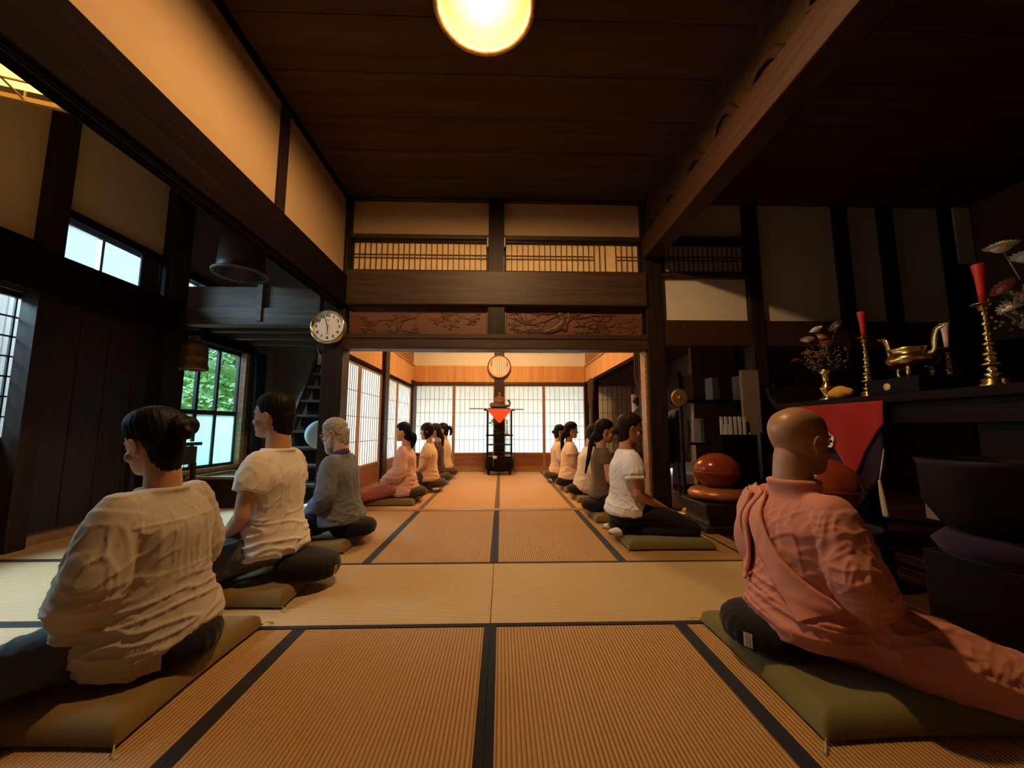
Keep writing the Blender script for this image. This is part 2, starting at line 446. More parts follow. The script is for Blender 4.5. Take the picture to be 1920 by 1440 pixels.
# high windows
def sliding_window(n, y0, y1, z0, z1, mull, glass='glass', sash='alu', x=XO - .06):
    f = MB(); t_ = .025
    f.box(x - .02, x + .02, y0, y0 + t_, z0, z1).box(x - .02, x + .02, y1 - t_, y1, z0, z1).box(x - .02, x + .02, y0, y1, z0, z0 + t_).box(x - .02, x + .02, y0, y1, z1 - t_, z1)
    for m_ in mull: f.box(x - .025, x + .025, m_ - .014, m_ + .014, z0, z1)
    o = struct('window_%d' % n, f, sash, bevel=.002)
    MB().box(x - .003, x + .003, y0, y1, z0, z1).build('pane', glass, o)
    return o
sliding_window(2, 3.33, 4.30, 2.40, 2.81, (3.76,))
sliding_window(3, 4.64, 5.20, 2.40, 2.79, (4.95,))
cu = MB()
cu.box(XO + .01, XO + .03, 4.10, 4.31, 2.41, 2.80)
o = cu.build('window_blind', 'curtain', None, bevel=.004); tag(o, 'short dark blind over the right end of the high left window', 'blind')
# lattice window of the left wall, beyond it bleached boards
wf = MB(); x = XO - .05
for y in (1.42, 2.36, 3.28): wf.box(x - .02, x + .02, y - .035, y + .035, .1, 2.05)
wf.box(x - .02, x + .02, 1.42, 3.28, .80, .88).box(x - .02, x + .02, 1.42, 3.28, 2.0, 2.05).box(x - .015, x + .005, 1.42, 3.28, .1, .80)
o = struct('window_1', wf, 'sash', bevel=.002)
g = MB()
for i in range(1, 7):
    for k in (0, 1): g.box(x - .008, x + .008, 1.42 + .94 * k + i * .134 - .006, 1.42 + .94 * k + i * .134 + .006, .88, 2.0)
for i in range(1, 7): g.box(x - .008, x + .008, 1.42, 3.28, .88 + i * .16 - .006, .88 + i * .16 + .006)
g.build('lattice', 'sash', o); MB().box(x - .022, x - .018, 1.42, 3.28, .88, 2.0).build('pane', 'glass', o)
# the tall window of the annex: clear above, frosted below
x = XO - .05
wf = MB()
for y in (4.76, 5.10, 5.87): wf.box(x - .02, x + .02, y - .022, y + .022, .42, 2.07)
wf.box(x - .02, x + .02, 5.43, 5.47, .42, 2.07)
wf.box(x - .02, x + .02, 4.76, 5.87, .42, .47).box(x - .02, x + .02, 4.76, 5.87, 2.02, 2.07).box(x - .025, x + .025, 4.76, 5.87, 1.13, 1.19)
o = struct('window_4', wf, 'sash', bevel=.002)
MB().box(x - .003, x + .003, 4.76, 5.87, 1.16, 2.05).build('pane', 'glass', o)
MB().box(x - .003, x + .003, 4.76, 5.87, .44, 1.16).build('frosted_pane', 'frost', o)
trim('sill', XO - .02, XO + .05, 5.88, 5.96, .40, 2.10); trim('sill', XO - .02, XO + .05, 4.7, 5.96, .38, .43)
trim('post', XO - .02, XO + .07, 4.60, 4.74, .0, 2.2); trim('beam_y', XO - .02, XO + .08, 4.6, 6.0, 2.07, 2.20)
# annex back wall, loft beams
struct('wall_annex', MB().box(-4.0, -2.10, 6.70, 6.80, -.1, 2.4), 'plaster_grey')
struct('wall_added_partition', MB().box(-2.17, -2.15, 4.84, 6.70, -.1, 2.4), 'plaster_grey')  # added partition, closes off the lamp behind the side screens
struct('wall_loft', MB().box(-4.0, -2.05, 5.6, 5.7, 2.42, CEIL), 'plaster_grey')
trim('grey_beam', -3.86, -2.12, 4.62, 4.78, 2.18, 2.39); trim('grey_beam', -3.86, -2.12, 4.66, 4.76, 2.39, 2.66)
trim('grey_beam', -2.93, -2.87, 4.60, 4.72, 2.22, 2.74); trim('grey_beam', -2.22, -2.17, 4.58, 4.64, 2.2, 2.6)
# posts and the lintel wall between the two halls
trim('post', -2.13, -1.885, 4.60, 4.82, 0, CEIL, bevel=.01); trim('post', 1.775, 1.99, 4.60, 4.82, 0, CEIL, bevel=.01)
trim('sill', 1.745, 1.778, 4.64, 4.80, 0, 1.92)
B0, B1 = -1.89, 1.78
trim('beam_x', B0, B1, 4.60, 4.80, 1.895, 2.065, bevel=.01)
trim('beam_x', B0, B1, 4.585, 4.815, 2.02, 2.075, bevel=.006)
trim('beam_x', B0, B1, 4.56, 4.84, 2.43, 2.86, bevel=.012)
trim('beam_x', B0, B1, 4.62, 4.78, 3.29, 3.345); trim('beam_x', B0, B1, 4.62, 4.78, 3.80, 3.84)
trim('post', -.165, .025, 4.59, 4.81, 2.86, CEIL); trim('post', -.17, .035, 4.60, 4.80, 2.07, 2.44)
struct('wall_transom', MB().box(-1.9, 1.8, 4.72, 4.76, 2.07, 2.44), 'carve')
trim('post', B0 - .01, B0 + .03, 4.61, 4.79, 2.86, CEIL); trim('post', B1 - .03, B1 + .01, 4.61, 4.79, 2.86, CEIL)
wb = MB().box(B0, -.15, 4.68, 4.74, 3.34, 3.81).box(.01, B1, 4.68, 4.74, 3.34, 3.81)
struct('wall_back', wb, 'plaster')
# shoji strip windows over the beam
def ranma(n, x0, x1, z0, z1, mat='paper_warm', bars=24, gap=None, y=4.68):
    f = MB(); t_ = .028
    f.box(x0, x0 + t_, y - .02, y + .02, z0, z1).box(x1 - t_, x1, y - .02, y + .02, z0, z1).box(x0, x1, y - .02, y + .02, z0, z0 + t_).box(x0, x1, y - .02, y + .02, z1 - t_, z1)
    o = struct('window_%d' % n, f, 'post', bevel=.002)
    MB().box(x0 + .02, x1 - .02, y + .012, y + .015, z0 + .02, z1 - .02).build('paper', mat, o)
    b = MB(); w_ = (x1 - x0 - 2 * t_) / bars
    for i in range(1, bars):
        if gap and i in gap: continue
        b.box(x0 + t_ + i * w_ - .005, x0 + t_ + i * w_ + .005, y - .008, y + .01, z0 + t_, z1 - t_)
    zm = (z0 + z1) / 2
    segs = [(x0 + t_, x1 - t_)] if not gap else [(x0 + t_, x0 + t_ + 16 * w_), (x0 + t_ + 20 * w_, x1 - t_)]
    for a, c in segs:
        for dz in (-.02, .022): b.box(a, c, y - .011, y + .006, zm + dz - .005, zm + dz + .005)
    b.build('lattice', 'kumiko', o)
ranma(5, -1.865, -.166, 2.875, 3.285)
ranma(6, .026, 1.75, 2.875, 3.285, gap=(19,))
for i, xx in enumerate((-.175, .035)):
    h = MB(); h.box(xx - .008, xx + .008, 4.572, 4.59, 3.17, 3.29)
    o = h.build('metal_clip', 'label_grey', None, bevel=.003)
    tag(o, 'small pale metal clip on the %s side of the short middle post above the beam' % ('left', 'right')[i], 'clip')
# carved pine transoms
def pine(mb, x, z, ang, L, r, depth, rng, y):
    n = 4; p = Vector((x, y, z)); pts = [p.copy()]
    for i in range(n):
        ang += rng.uniform(-.45, .45); p = p + Vector((math.cos(ang), 0, math.sin(ang) * .8)) * L / n
        p.z = min(max(p.z, 2.125), 2.395); pts.append(p.copy())
    mb.tube(catmull(pts, 8), [r * (1 - .5 * i / 8) for i in range(9)], 6, .6)
    if depth:
        for k in range(rng.choice((2, 3))):
            q = pts[rng.randint(2, n)]
            pine(mb, q.x, q.z, ang + rng.uniform(-1.3, 1.3), L * rng.uniform(.5, .75), r * .6, depth - 1, rng, y)
    else:
        for k in range(3): mb.ball((p.x + rng.uniform(-.02, .02), y, p.z + rng.uniform(-.012, .012)), (.014, .005, .009), 8)
for i, (x0, x1) in enumerate(((-1.86, -.16), (.03, 1.75))):
    t = thing('carved_transom', ('low relief of spreading pine twigs on the carved transom next to the clock', 'low relief of an old gnarled pine trunk on the right carved transom')[i], 'transom', ((x0 + x1) / 2, 4.7, 2.07))
    cx = (x0 + x1) / 2
    MB().box(x0 - cx, x1 - cx, -.012, .012, 0, .365).build('board', 'carve', t)
    f = MB()
    a, c = x0 - cx, x1 - cx
    f.box(a, c, -.03, .03, 0, .025).box(a, c, -.03, .03, .345, .37).box(a, a + .03, -.03, .03, .025, .345).box(c - .03, c, -.03, .03, .025, .345)
    f.build('frame', 'carve_hi', t, bevel=.004)
    rl = MB(); rng = random.Random(5 + i); y = 4.684
    if i == 0:
        for q in ((-1.05, 2.3, 3.3), (-1.0, 2.36, 3.7), (-.45, 2.37, 2.9), (-.75, 2.38, .1), (-1.25, 2.3, 3.9)): pine(rl, q[0], q[1], q[2], .26, .008, 3, rng, y)
    else:
        rl.tube(catmull([(.50, y, 2.12), (.62, y, 2.15), (.72, y, 2.20), (.77, y, 2.28), (.73, y, 2.34), (.75, y, 2.41)], 12), [.03, .035, .04, .045, .05, .05, .05, .045, .045, .04, .045, .045, .05], 8, .22, up=(0, 1, 0))
        rl.tube(catmull([(.78, y, 2.14), (.80, y, 2.25), (.84, y, 2.3), (.83, y, 2.4)], 8), .03, 8, .25, up=(0, 1, 0))
        for q in ((.72, 2.2, .3, .4), (.75, 2.3, .5, .35), (.72, 2.33, 2.6, .35), (.9, 2.2, -.3, .3), (.6, 2.35, 2.9, .3), (.95, 2.3, .2, .45), (.74, 2.34, 3.3, .4), (.8, 2.3, .9, .3), (.62, 2.16, 3.4, .3), (.84, 2.36, -.5, .4)): pine(rl, q[0], q[1], q[2], q[3], .016, 3, rng, y)
    for v in rl.bm.verts: v.co -= Vector((cx, 4.7, 2.07))
    rl.build('relief', 'carve_hi', t, smooth=True)
# left hall side: lintel beam with plaster above
trim('beam_y', -1.985, -1.86, -1.5, 4.62, 2.405, 2.78, bevel=.01)
trim('beam_y', -1.975, -1.885, -1.5, 4.62, 2.385, 2.41)
for xx in (-1.96, -1.93, -1.90): trim('beam_y', xx - .012, xx + .006, -1.5, 4.62, 2.372, 2.387)
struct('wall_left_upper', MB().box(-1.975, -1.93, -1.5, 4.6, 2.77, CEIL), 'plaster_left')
trim('post', -2.02, -1.90, 3.16, 3.27, 2.76, CEIL)
trim('beam_y', -2.0, -1.90, -1.5, 4.6, 3.775, 3.84)
trim('post', -2.02, -1.90, -.2, -.09, 2.76, CEIL)
# right hall side: red brown rainbow beam with a carved crest
trim('beam_red', 1.76, 1.97, -1.5, 4.62, 3.05, 3.33, bevel=.012)
cr_ = MB(); n = 60
for i in range(n):
    y0 = -1.4 + i * .1
    cr_.box(1.83, 1.90, y0, y0 + .1, 3.3, CEIL)
o = struct('wall_right_upper', cr_, 'ceil')
cv = MB(); rng = random.Random(2)
for k in range(9):
    y0 = .2 + k * .5
    j_ = lambda: rng.uniform(-.03, .03)
    cv.tube(catmull([(1.82, y0, 3.35), (1.80, y0 + .1, 3.46 + j_()), (1.80, y0 + .25, 3.47 + j_()), (1.80, y0 + .3 + j_(), 3.40), (1.81, y0 + .2, 3.38)], 20), [.045 * (1 - i / 26) for i in range(21)], 8, .5, up=(1, 0, 0))
struct('trim_crest', cv, 'beam_red', smooth=True)
# dark altar hall on the right
wr = MB()
for a, c in ((1.98, 3.10), (3.24, 4.30), (4.42, 4.90), (5.02, 6.1)): wr.box(a, c, 4.69, 4.75, 2.27, CEIL)
struct('wall_altar_back', wr, 'plaster_white')
trim('post', 3.09, 3.25, 4.60, 4.80, 0, CEIL); trim('post', 4.29, 4.43, 4.60, 4.80, 1.9, CEIL); trim('post', 4.89, 5.03, 4.60, 4.80, 1.9, CEIL); trim('lacquer', 5.72, 6.12, 4.62, 4.80, 0, CEIL); trim('plaster_white', 5.84, 6.06, 4.60, 4.625, 3.04, 3.80)
trim('beam_red', 1.98, 6.1, 4.62, 4.78, 1.96, 2.275)
trim('beam_x', 1.98, 3.10, 4.62, 4.78, 2.83, 2.88); trim('beam_x', 1.98, 3.10, 4.62, 4.78, 3.28, 3.36)
ranma(7, 2.02, 3.08, 2.88, 3.28, mat='offwhite', bars=16, y=4.66)
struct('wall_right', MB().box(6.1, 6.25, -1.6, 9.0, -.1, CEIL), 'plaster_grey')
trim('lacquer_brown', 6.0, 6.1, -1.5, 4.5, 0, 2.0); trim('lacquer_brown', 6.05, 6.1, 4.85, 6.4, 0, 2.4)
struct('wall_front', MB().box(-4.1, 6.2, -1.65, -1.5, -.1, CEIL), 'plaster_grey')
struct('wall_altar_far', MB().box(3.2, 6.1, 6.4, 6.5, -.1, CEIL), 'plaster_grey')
struct('wall_loft_far', MB().box(1.93, 6.1, 8.82, 9.0, 1.90, CEIL), 'plaster_grey')
struct('ceiling_altar_far', MB().box(2.05, 6.1, 4.8, 9.0, 2.5, 2.6), 'ceil')

# ------------------------------------------------------------------ far hall
def shoji(n, axis, pos, a0, a1, z0, z1, cols, rows, skirt, mat='paper', flip=1, frame='cedar_frame', fw_=.032):
    """paper screen standing in plane axis=pos from a0 to a1; skirt = height of its wooden foot board"""
    def bx(mb, a, c, d0, d1, zz0, zz1):
        if axis == 'y': mb.box(a, c, pos + d0, pos + d1, zz0, zz1)
        else: mb.box(pos + d0, pos + d1, a, c, zz0, zz1)
    f = MB()
    bx(f, a0, a0 + fw_, -.016, .016, z0, z1); bx(f, a1 - fw_, a1, -.016, .016, z0, z1)
    bx(f, a0 + fw_, a1 - fw_, -.016, .016, z0, z0 + .05); bx(f, a0 + fw_, a1 - fw_, -.016, .016, z1 - .03, z1)
    bx(f, a0 + fw_, a1 - fw_, -.016, .016, skirt - .02, skirt + .012)
    o = struct('door_%d' % n, f, frame, bevel=.002)
    s_ = MB(); bx(s_, a0 + .02, a1 - .02, -.006, .006, z0 + .04, skirt - .01); s_.build('skirt_board', 'koshi', o)
    p_ = MB(); bx(p_, a0 + .02, a1 - .02, .008 * flip, .0095 * flip, skirt, z1 - .02); p_.build('paper', mat, o)
    k = MB()
    for i in range(1, cols):
        a = a0 + fw_ + (a1 - a0 - 2 * fw_) * i / cols; bx(k, a - .0035, a + .0035, *sorted((.008 * flip, .001 * flip)), skirt + .01, z1 - .03)
    for i in range(1, rows):
        z = skirt + (z1 - .03 - skirt) * i / rows; bx(k, a0 + fw_, a1 - fw_, *sorted((.008 * flip, .000 * flip)), z - .004, z + .004)
    k.build('lattice', 'kumiko', o)
YW = 8.80
shoji(1, 'y', YW, -1.95, -1.07, .06, 1.925, 8, 5, .40)
shoji(2, 'y', YW, -1.07, -.15, .06, 1.925, 8, 5, .40)
shoji(3, 'y', YW, .05, .96, .06, 1.925, 8, 5, .40)
shoji(4, 'y', YW, .96, 1.90, .06, 1.925, 8, 5, .40)
trim('post', -.16, .06, 8.72, 8.92, 0, 3.45)
trim('sill', -1.97, 1.9, 8.76, 8.86, -.05, .06)
trim('beam_x', -1.97, 1.9, 8.75, 8.86, 1.925, 1.99)
struct('wall_far', MB().box(-2.05, 1.95, 8.80, 8.90, 1.99, 3.45), 'plaster_white')
for i, (a, c) in enumerate(((-1.96, -1.07), (-1.065, -.165), (.065, .96), (.965, 1.9))): trim('cedar', a, c, 8.775, 8.80, 1.99, 2.36, bevel=.002)
trim('beam_x', -1.97, 1.9, 8.74, 8.80, 2.68, 2.86)
XW = -1.97
ys = ((4.84, 5.42), (5.42, 6.40), (6.62, 7.38), (7.38, 8.48))
for i, (a, c) in enumerate(ys): shoji(5 + i, 'x', XW, a, c, .06, 1.83, (7, 9, 8, 9)[i], 4, .42, flip=-1, fw_=.045)
trim('post', -2.04, -1.90, 6.40, 6.62, 0, 3.45); trim('post', -2.04, -1.91, 8.48, 8.82, 0, 2.0)
trim('beam_y', -2.02, -1.93, 4.82, 8.8, 1.83, 1.89); trim('sill', -2.02, -1.92, 4.82, 8.8, -.05, .06)
struct('wall_far_left', MB().box(-2.08, -1.99, 4.80, 8.9, 1.88, 3.45), 'plaster_white')
for a, c in ((4.82, 5.6), (5.605, 6.4), (6.62, 7.4), (7.405, 8.1), (8.105, 8.78)): trim('cedar', -1.99, -1.965, a, c, 1.89, 2.34, bevel=.002)
sl = MB()
for i in range(40): sl.box(-1.985, -1.955, 6.85 + i * .045, 6.87 + i * .045, 2.36, 2.85)
sl.box(-1.99, -1.945, 6.8, 8.7, 2.33, 2.37).box(-1.99, -1.945, 6.8, 8.7, 2.85, 2.89)
struct('trim_slats_left', sl, 'cedar_frame')
# right side of the far hall: open below, cedar band above
struct('wall_far_right', MB().box(1.93, 2.02, 4.82, 8.9, 1.99, 3.45), 'plaster_white')
for a, c in ((4.84, 5.6), (5.605, 6.4), (6.405, 7.2), (7.205, 8.0), (8.005, 8.78)): trim('cedar', 1.905, 1.93, a, c, 1.99, 2.34, bevel=.002)
trim('beam_y', 1.90, 2.04, 4.82, 8.8, 1.93, 1.99)
sl = MB()
for i in range(40): sl.box(1.885, 1.915, 6.85 + i * .045, 6.87 + i * .045, 2.36, 2.85)
sl.box(1.875, 1.92, 6.8, 8.7, 2.33, 2.37).box(1.875, 1.92, 6.8, 8.7, 2.85, 2.89)
struct('trim_slats_right', sl, 'cedar_frame')
trim('post', 1.88, 2.04, 8.1, 8.30, 0, 2.0)
trim('post', 1.88, 2.06, 8.74, 8.9, 0, 2.0)
shoji(9, 'y', 8.80, 2.05, 3.0, .06, 1.925, 8, 5, .40, mat='offwhite'); shoji(10, 'y', 8.80, 3.0, 3.95, .06, 1.925, 8, 5, .40, mat='offwhite')
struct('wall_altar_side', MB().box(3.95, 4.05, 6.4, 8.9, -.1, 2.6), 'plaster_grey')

# ------------------------------------------------------------------ tatami
def tatami(x0, x1, y0, y1, label, mat='tatami', along='y', heri='heri', hw=.030, group=None):
    L, W = ((y1 - y0), (x1 - x0)) if along == 'y' else ((x1 - x0), (y1 - y0))
    t = thing('tatami_mat', label, 'tatami mat', ((x0 + x1) / 2, (y0 + y1) / 2, -.03), 0 if along == 'y' else PI / 2, group)
    g = .0015
    MB().box(-W / 2 + g, W / 2 - g, -L / 2 + g, L / 2 - g, -.025, .030).build('rush_surface', mat, t, bevel=.003)
    for s_ in (-1, 1):
        MB().box(*sorted((s_ * (W / 2 - g + .0005), s_ * (W / 2 - hw))), -L / 2 + g, L / 2 - g, -.02, .0318).build('border', heri, t)
xs = (-1.885, -.955, -.05, .875, 1.845)
nm = ('under the left row of cushions', 'left of the centre line', 'right of the centre line', 'under the right row of cushions')
for i in range(4):
    tatami(xs[i], xs[i + 1], .17, 2.0, 'golden tatami mat nearest the viewer, ' + nm[i])
    tatami(xs[i], xs[i + 1], 2.91, 4.655, 'golden tatami mat just before the wooden threshold, ' + nm[i])
    tatami(xs[i], xs[i + 1], -1.5, .17, 'golden tatami mat behind the viewer, ' + nm[i])
    tatami(xs[i], xs[i + 1], 4.765, 6.57, 'amber tatami mat just beyond the wooden threshold, ' + nm[i], 'tatami_far', heri='heri_brown')
    tatami(xs[i], xs[i + 1], 6.57, 8.76, 'amber tatami mat at the far screens, ' + nm[i], 'tatami_far', heri='heri_brown')
tatami(xs[0], xs[2], 2.0, 2.91, 'sheen-lightened tatami mat lying crosswise in the middle of the hall, left half', 'tatami_sheen', 'x')
tatami(xs[2], xs[4], 2.0, 2.91, 'sheen-lightened tatami mat lying crosswise in the middle of the hall, right half', 'tatami_sheen', 'x')
k = 0
for y0, y1 in ((.2, 1.14), (1.14, 2.08), (2.08, 3.03), (3.03, 3.98), (3.98, 4.95)):
    tatami(-3.86, -2.045, y0, y1, 'tatami mat of the left side room, %s from the staircase end' % ('fifth', 'fourth', 'third', 'second', 'first')[k], 'tatami_sheen', 'x'); k += 1
struct('floor_annex', MB().box(-3.9, -2.05, 4.95, 6.62, -.1, -.005), 'sill')

# ------------------------------------------------------------------ outside
struct('ground', MB().box(-22, -4.1, -8, 24, -.6, -.5).box(-4.1, 8, 9.1, 24, -.6, -.5), 'ground')
eb = MB().box(-4.9, -4.0, -2, 9.2, 3.6, 3.7).box(-3.2, 4.2, 9.0, 10.3, 2.45, 2.55).box(-3.2, -2.1, 6.8, 9.6, 2.3, 2.4)
struct('roof_eaves', eb, 'ceil'); struct('roof', MB().box(-4.3, 6.4, -1.8, 9.2, 3.95, 4.05), 'ceil')
bd = MB(); rng = random.Random(8)
for i in range(26): bd.box(-5.45 - rng.uniform(0, .02), -5.40, 1.4 + i * .17, 1.4 + i * .17 + .155, -.5, 2.55)
o = bd.build('board_fence', 'siding', None, bevel=.004); tag(o, 'bleached vertical board fence outside the left lattice window', 'fence')
for i, y in enumerate((3.15, 3.95)):
    o = MB().box(-4.75, -4.63, y, y + .12, -.5, 2.95).build('veranda_post', 'siding', None, bevel=.01)
    tag(o, ('nearer pale veranda post outside the left lattice window', 'farther pale veranda post outside the left lattice window')[i], 'post')
# hedge and tree through the tall window
def foliage(name, label, blobs, n, mat, size, seed):
    rng = random.Random(seed); mb = MB()
    for i in range(n):
        c, r = rng.choice(blobs)
        v = Vector((rng.gauss(0, 1), rng.gauss(0, 1), rng.gauss(0, 1))).normalized()
        p = Vector(c) + Vector((v.x * r[0], v.y * r[1], v.z * r[2])) * rng.uniform(.8, 1.03)
        a = Vector((rng.uniform(-1, 1), rng.uniform(-1, 1), rng.uniform(-.6, .6))).normalized() * size * rng.uniform(.6, 1.3)
        b_ = a.cross(v + Vector((rng.uniform(-.5, .5), rng.uniform(-.5, .5), .3))).normalized() * a.length * .5
        mb.bm.faces.new([mb.bm.verts.new(q) for q in (p - a, p - b_, p + a, p + b_)])
    for c, r in blobs: mb.ball(c, tuple(q * .8 for q in r), 16)
    o = mb.build(name, mat, None); tag(o, label, 'shrub' if name != 'garden_tree' else 'tree'); return o
foliage('clipped_hedge', 'low green shrub outside the tall window, in front of the tree', [((-7.2, 8.2, .6), (1.1, 1.2, 1.5)), ((-7.6, 10, .7), (1.2, 1.4, 1.7)), ((-6.6, 9.4, .4), (.8, 1, 1.3))], 5200, 'leaf', .085, 3)
foliage('garden_tree', 'taller leafy tree rising behind the shrub outside the tall window', [((-8.4, 11.4, 1.5), (1.5, 1.6, 1.9)), ((-8, 12.6, 2.2), (1.4, 1.4, 1.6))], 4600, 'leaf', .1, 4)
nb = thing('neighbour_house', 'pale blue grey house glimpsed above the shrub through the tall window', 'house', (-12.2, 17, -.5))
MB().box(-1.5, 1.5, -3, 5, 0, 5.2).build('wall', plain('pale blue siding', (.28, .38, .48), .8), nb)
for yy in (-1.6, .4): MB().box(1.49, 1.53, yy, yy + .8, 3.1, 4.3).build('window', 'sash', nb)
MB().poly([(-1.8, -3.3, 5.2), (1.8, -3.3, 5.2), (0, -3.3, 6.3)], (0, 8.6, 0)).build('roof', 'curtain', nb)

# added area lamps standing in for daylight behind screens and outside windows
def daylight_fill(name, loc, rot, sx, sy, watts, color=(.62, .84, 1)):
    l = bpy.data.lights.new(name, 'AREA'); l.shape = 'RECTANGLE'; l.size = sx; l.size_y = sy; l.energy = watts; l.color = color
    o = bpy.data.objects.new(name, l); COL.objects.link(o); o.location = loc; o.rotation_euler = rot; return o
daylight_fill('fill_far_screens', (0, 9.9, .55), (R(-98), 0, 0), 4.2, .9, 34)
daylight_fill('fill_left_screens', (-2.6, 7.5, 1.0), (0, R(-90), 0), 1.6, 2.2, 46, (.8, .92, 1))
daylight_fill('fill_lattice_window', (-5.0, 2.45, 2.80), Vector((3.0, -.4, -2.0)).to_track_quat('-Z', 'Y').to_euler(), 2.2, .8, 260, (.68, .86, 1))
daylight_fill('fill_tall_window', (-5.0, 5.8, 2.90), Vector((3.0, -1.6, -2.0)).to_track_quat('-Z', 'Y').to_euler(), 1.6, .8, 340, (.68, .86, 1))
daylight_fill('fill_stair_gap', (-2.13, 5.62, 1.1), (0, R(-90), 0), 1.7, 1.5, 34, (.8, .92, 1))  # lamp added in the indoor gap to make the side screens glow
# ------------------------------------------------------------------ lamps
def lamp_glass():
    # thin milk glass: lets the bulb through and glows, most in the middle where the bulb is close
    m = bpy.data.materials.new('lit milk glass'); m.use_nodes = True; t = m.node_tree; t.nodes.clear()
    o = N(t, 'OutputMaterial'); mx = N(t, 'AddShader'); a = N(t, 'BsdfTransparent'); e = N(t, 'Emission')
    a.inputs[0].default_value = (.8, .8, .8, 1)
    c = N(t, 'TexCoord'); s = N(t, 'SeparateXYZ'); t.links.new(c.outputs['Object'], s.inputs[0])
    cb_ = N(t, 'CombineXYZ'); t.links.new(s.outputs['X'], cb_.inputs[0]); t.links.new(s.outputs['Y'], cb_.inputs[1])
    l = N(t, 'VectorMath', operation='LENGTH'); t.links.new(cb_.outputs[0], l.inputs[0])
    t.links.new(ramp(t, l.outputs['Value'], [(.0, (1, .9, .55)), (.13, (1, .80, .34)), (.24, (.95, .52, .12)), (.31, (.55, .25, .05))]), e.inputs[0])
    e.inputs[1].default_value = 1.0
    t.links.new(a.outputs[0], mx.inputs[0]); t.links.new(e.outputs[0], mx.inputs[1]); t.links.new(mx.outputs[0], o.inputs[0])
    return m
t = thing('ceiling_lamp', 'big round glowing milk glass lamp under the dark ceiling', 'ceiling lamp', (-.12, 2.26, CEIL))
MB().lathe([(0, -.195), (.08, -.193), (.16, -.182), (.24, -.16), (.285, -.13), (.298, -.10), (.29, -.06)], seg=64).build('glass_dome', lamp_glass(), t, smooth=True)
MB().lathe([(.298, -.14), (.325, -.155), (.335, -.14), (.335, -.0), (.305, -.0), (.298, -.14)], seg=64).build('rim', 'gold', t, smooth=True)
ld = bpy.data.lights.new('bulb', 'POINT'); ld.energy = LAMP; ld.color = (1, .58, .24); ld.shadow_soft_size = .07
o = bpy.data.objects.new('bulb', ld); COL.objects.link(o); o.parent = t; o.location = (0, 0, -.085)
# lamp of the far hall, hung over the opening
t = thing('pendant_lamp', 'warm pendant lamp of the far hall, above the wooden lintel', 'pendant lamp', (-.03, 6.7, 3.45))
MB().lathe([(0, -.62), (.14, -.61), (.2, -.55), (.21, -.47), (.14, -.42), (0, -.41)], seg=32).build('shade', emit('far hall lamp glass', (1, .62, .25), 150), t, smooth=True)
MB().tube([(0, 0, 0), (0, 0, -.43)], .008, 8).build('cord', 'black', t)
# lattice lantern of the side room
t = thing('lattice_lantern', 'glowing wooden lattice lantern hanging in the left side room', 'lantern', (-2.84, 2.10, 3.16), R(20))
wdt = .27
def tilt(mb, a):
    bmesh.ops.rotate(mb.bm, verts=mb.bm.verts, cent=(0, 0, 0), matrix=Matrix.Rotation(a, 3, 'X')); return mb
pn = MB()
pn.box(-wdt + .02, wdt - .02, -wdt + .02, wdt - .02, -.10, .14); pn.build('paper_box', 'lantern', t)
f = MB()
for a in (-wdt, wdt):
    for b_ in (-wdt, wdt): f.box(a - .014, a + .014, b_ - .014, b_ + .014, -.15, .18)
for z in (-.15, .16):
    for a in (-wdt, wdt): f.box(a - .014, a + .014, -wdt, wdt, z - .016, z + .016).box(-wdt, wdt, a - .014, a + .014, z - .016, z + .016)
for a in (-wdt, wdt):
    for q in (-.09, .09): f.box(a - .006, a + .006, q - .005, q + .005, -.15, .16).box(q - .005, q + .005, a - .006, a + .006, -.15, .16)
    for z in (-.05, .05): f.box(a - .006, a + .006, -wdt, wdt, z - .005, z + .005).box(-wdt, wdt, a - .006, a + .006, z - .005, z + .005)
for q in (-.09, .09): f.box(-wdt, wdt, q - .006, q + .006, -.156, -.146).box(q - .006, q + .006, -wdt, wdt, -.156, -.146)
f.build('lattice_frame', 'lantern_wood', t, bevel=.002)
MB().tube([(0, 0, .14), (0, 0, .8)], .006, 8).build('cord', 'black', t)
# the dark round thing over the loft beam
t = thing('hanging_drum', 'dark round hanging drum with a pale bottom rim, above the weathered beam', 'drum', (-2.87, 4.2, 2.63))
MB().lathe([(.14, .6), (.2, .45), (.225, .1), (.23, .0), (.2, .0), (.19, .1), (0, .15)], seg=40).build('body', 'black_wood', t, smooth=True)
MB().lathe([(.235, .0), (.27, -.01), (.275, .012), (.24, .02), (.235, 0)], seg=40).build('rim', 'grey_beam', t, smooth=True)
MB().tube([(0, 0, .5), (0, 0, 1.19)], .03, 8).build('hanger', 'black', t)

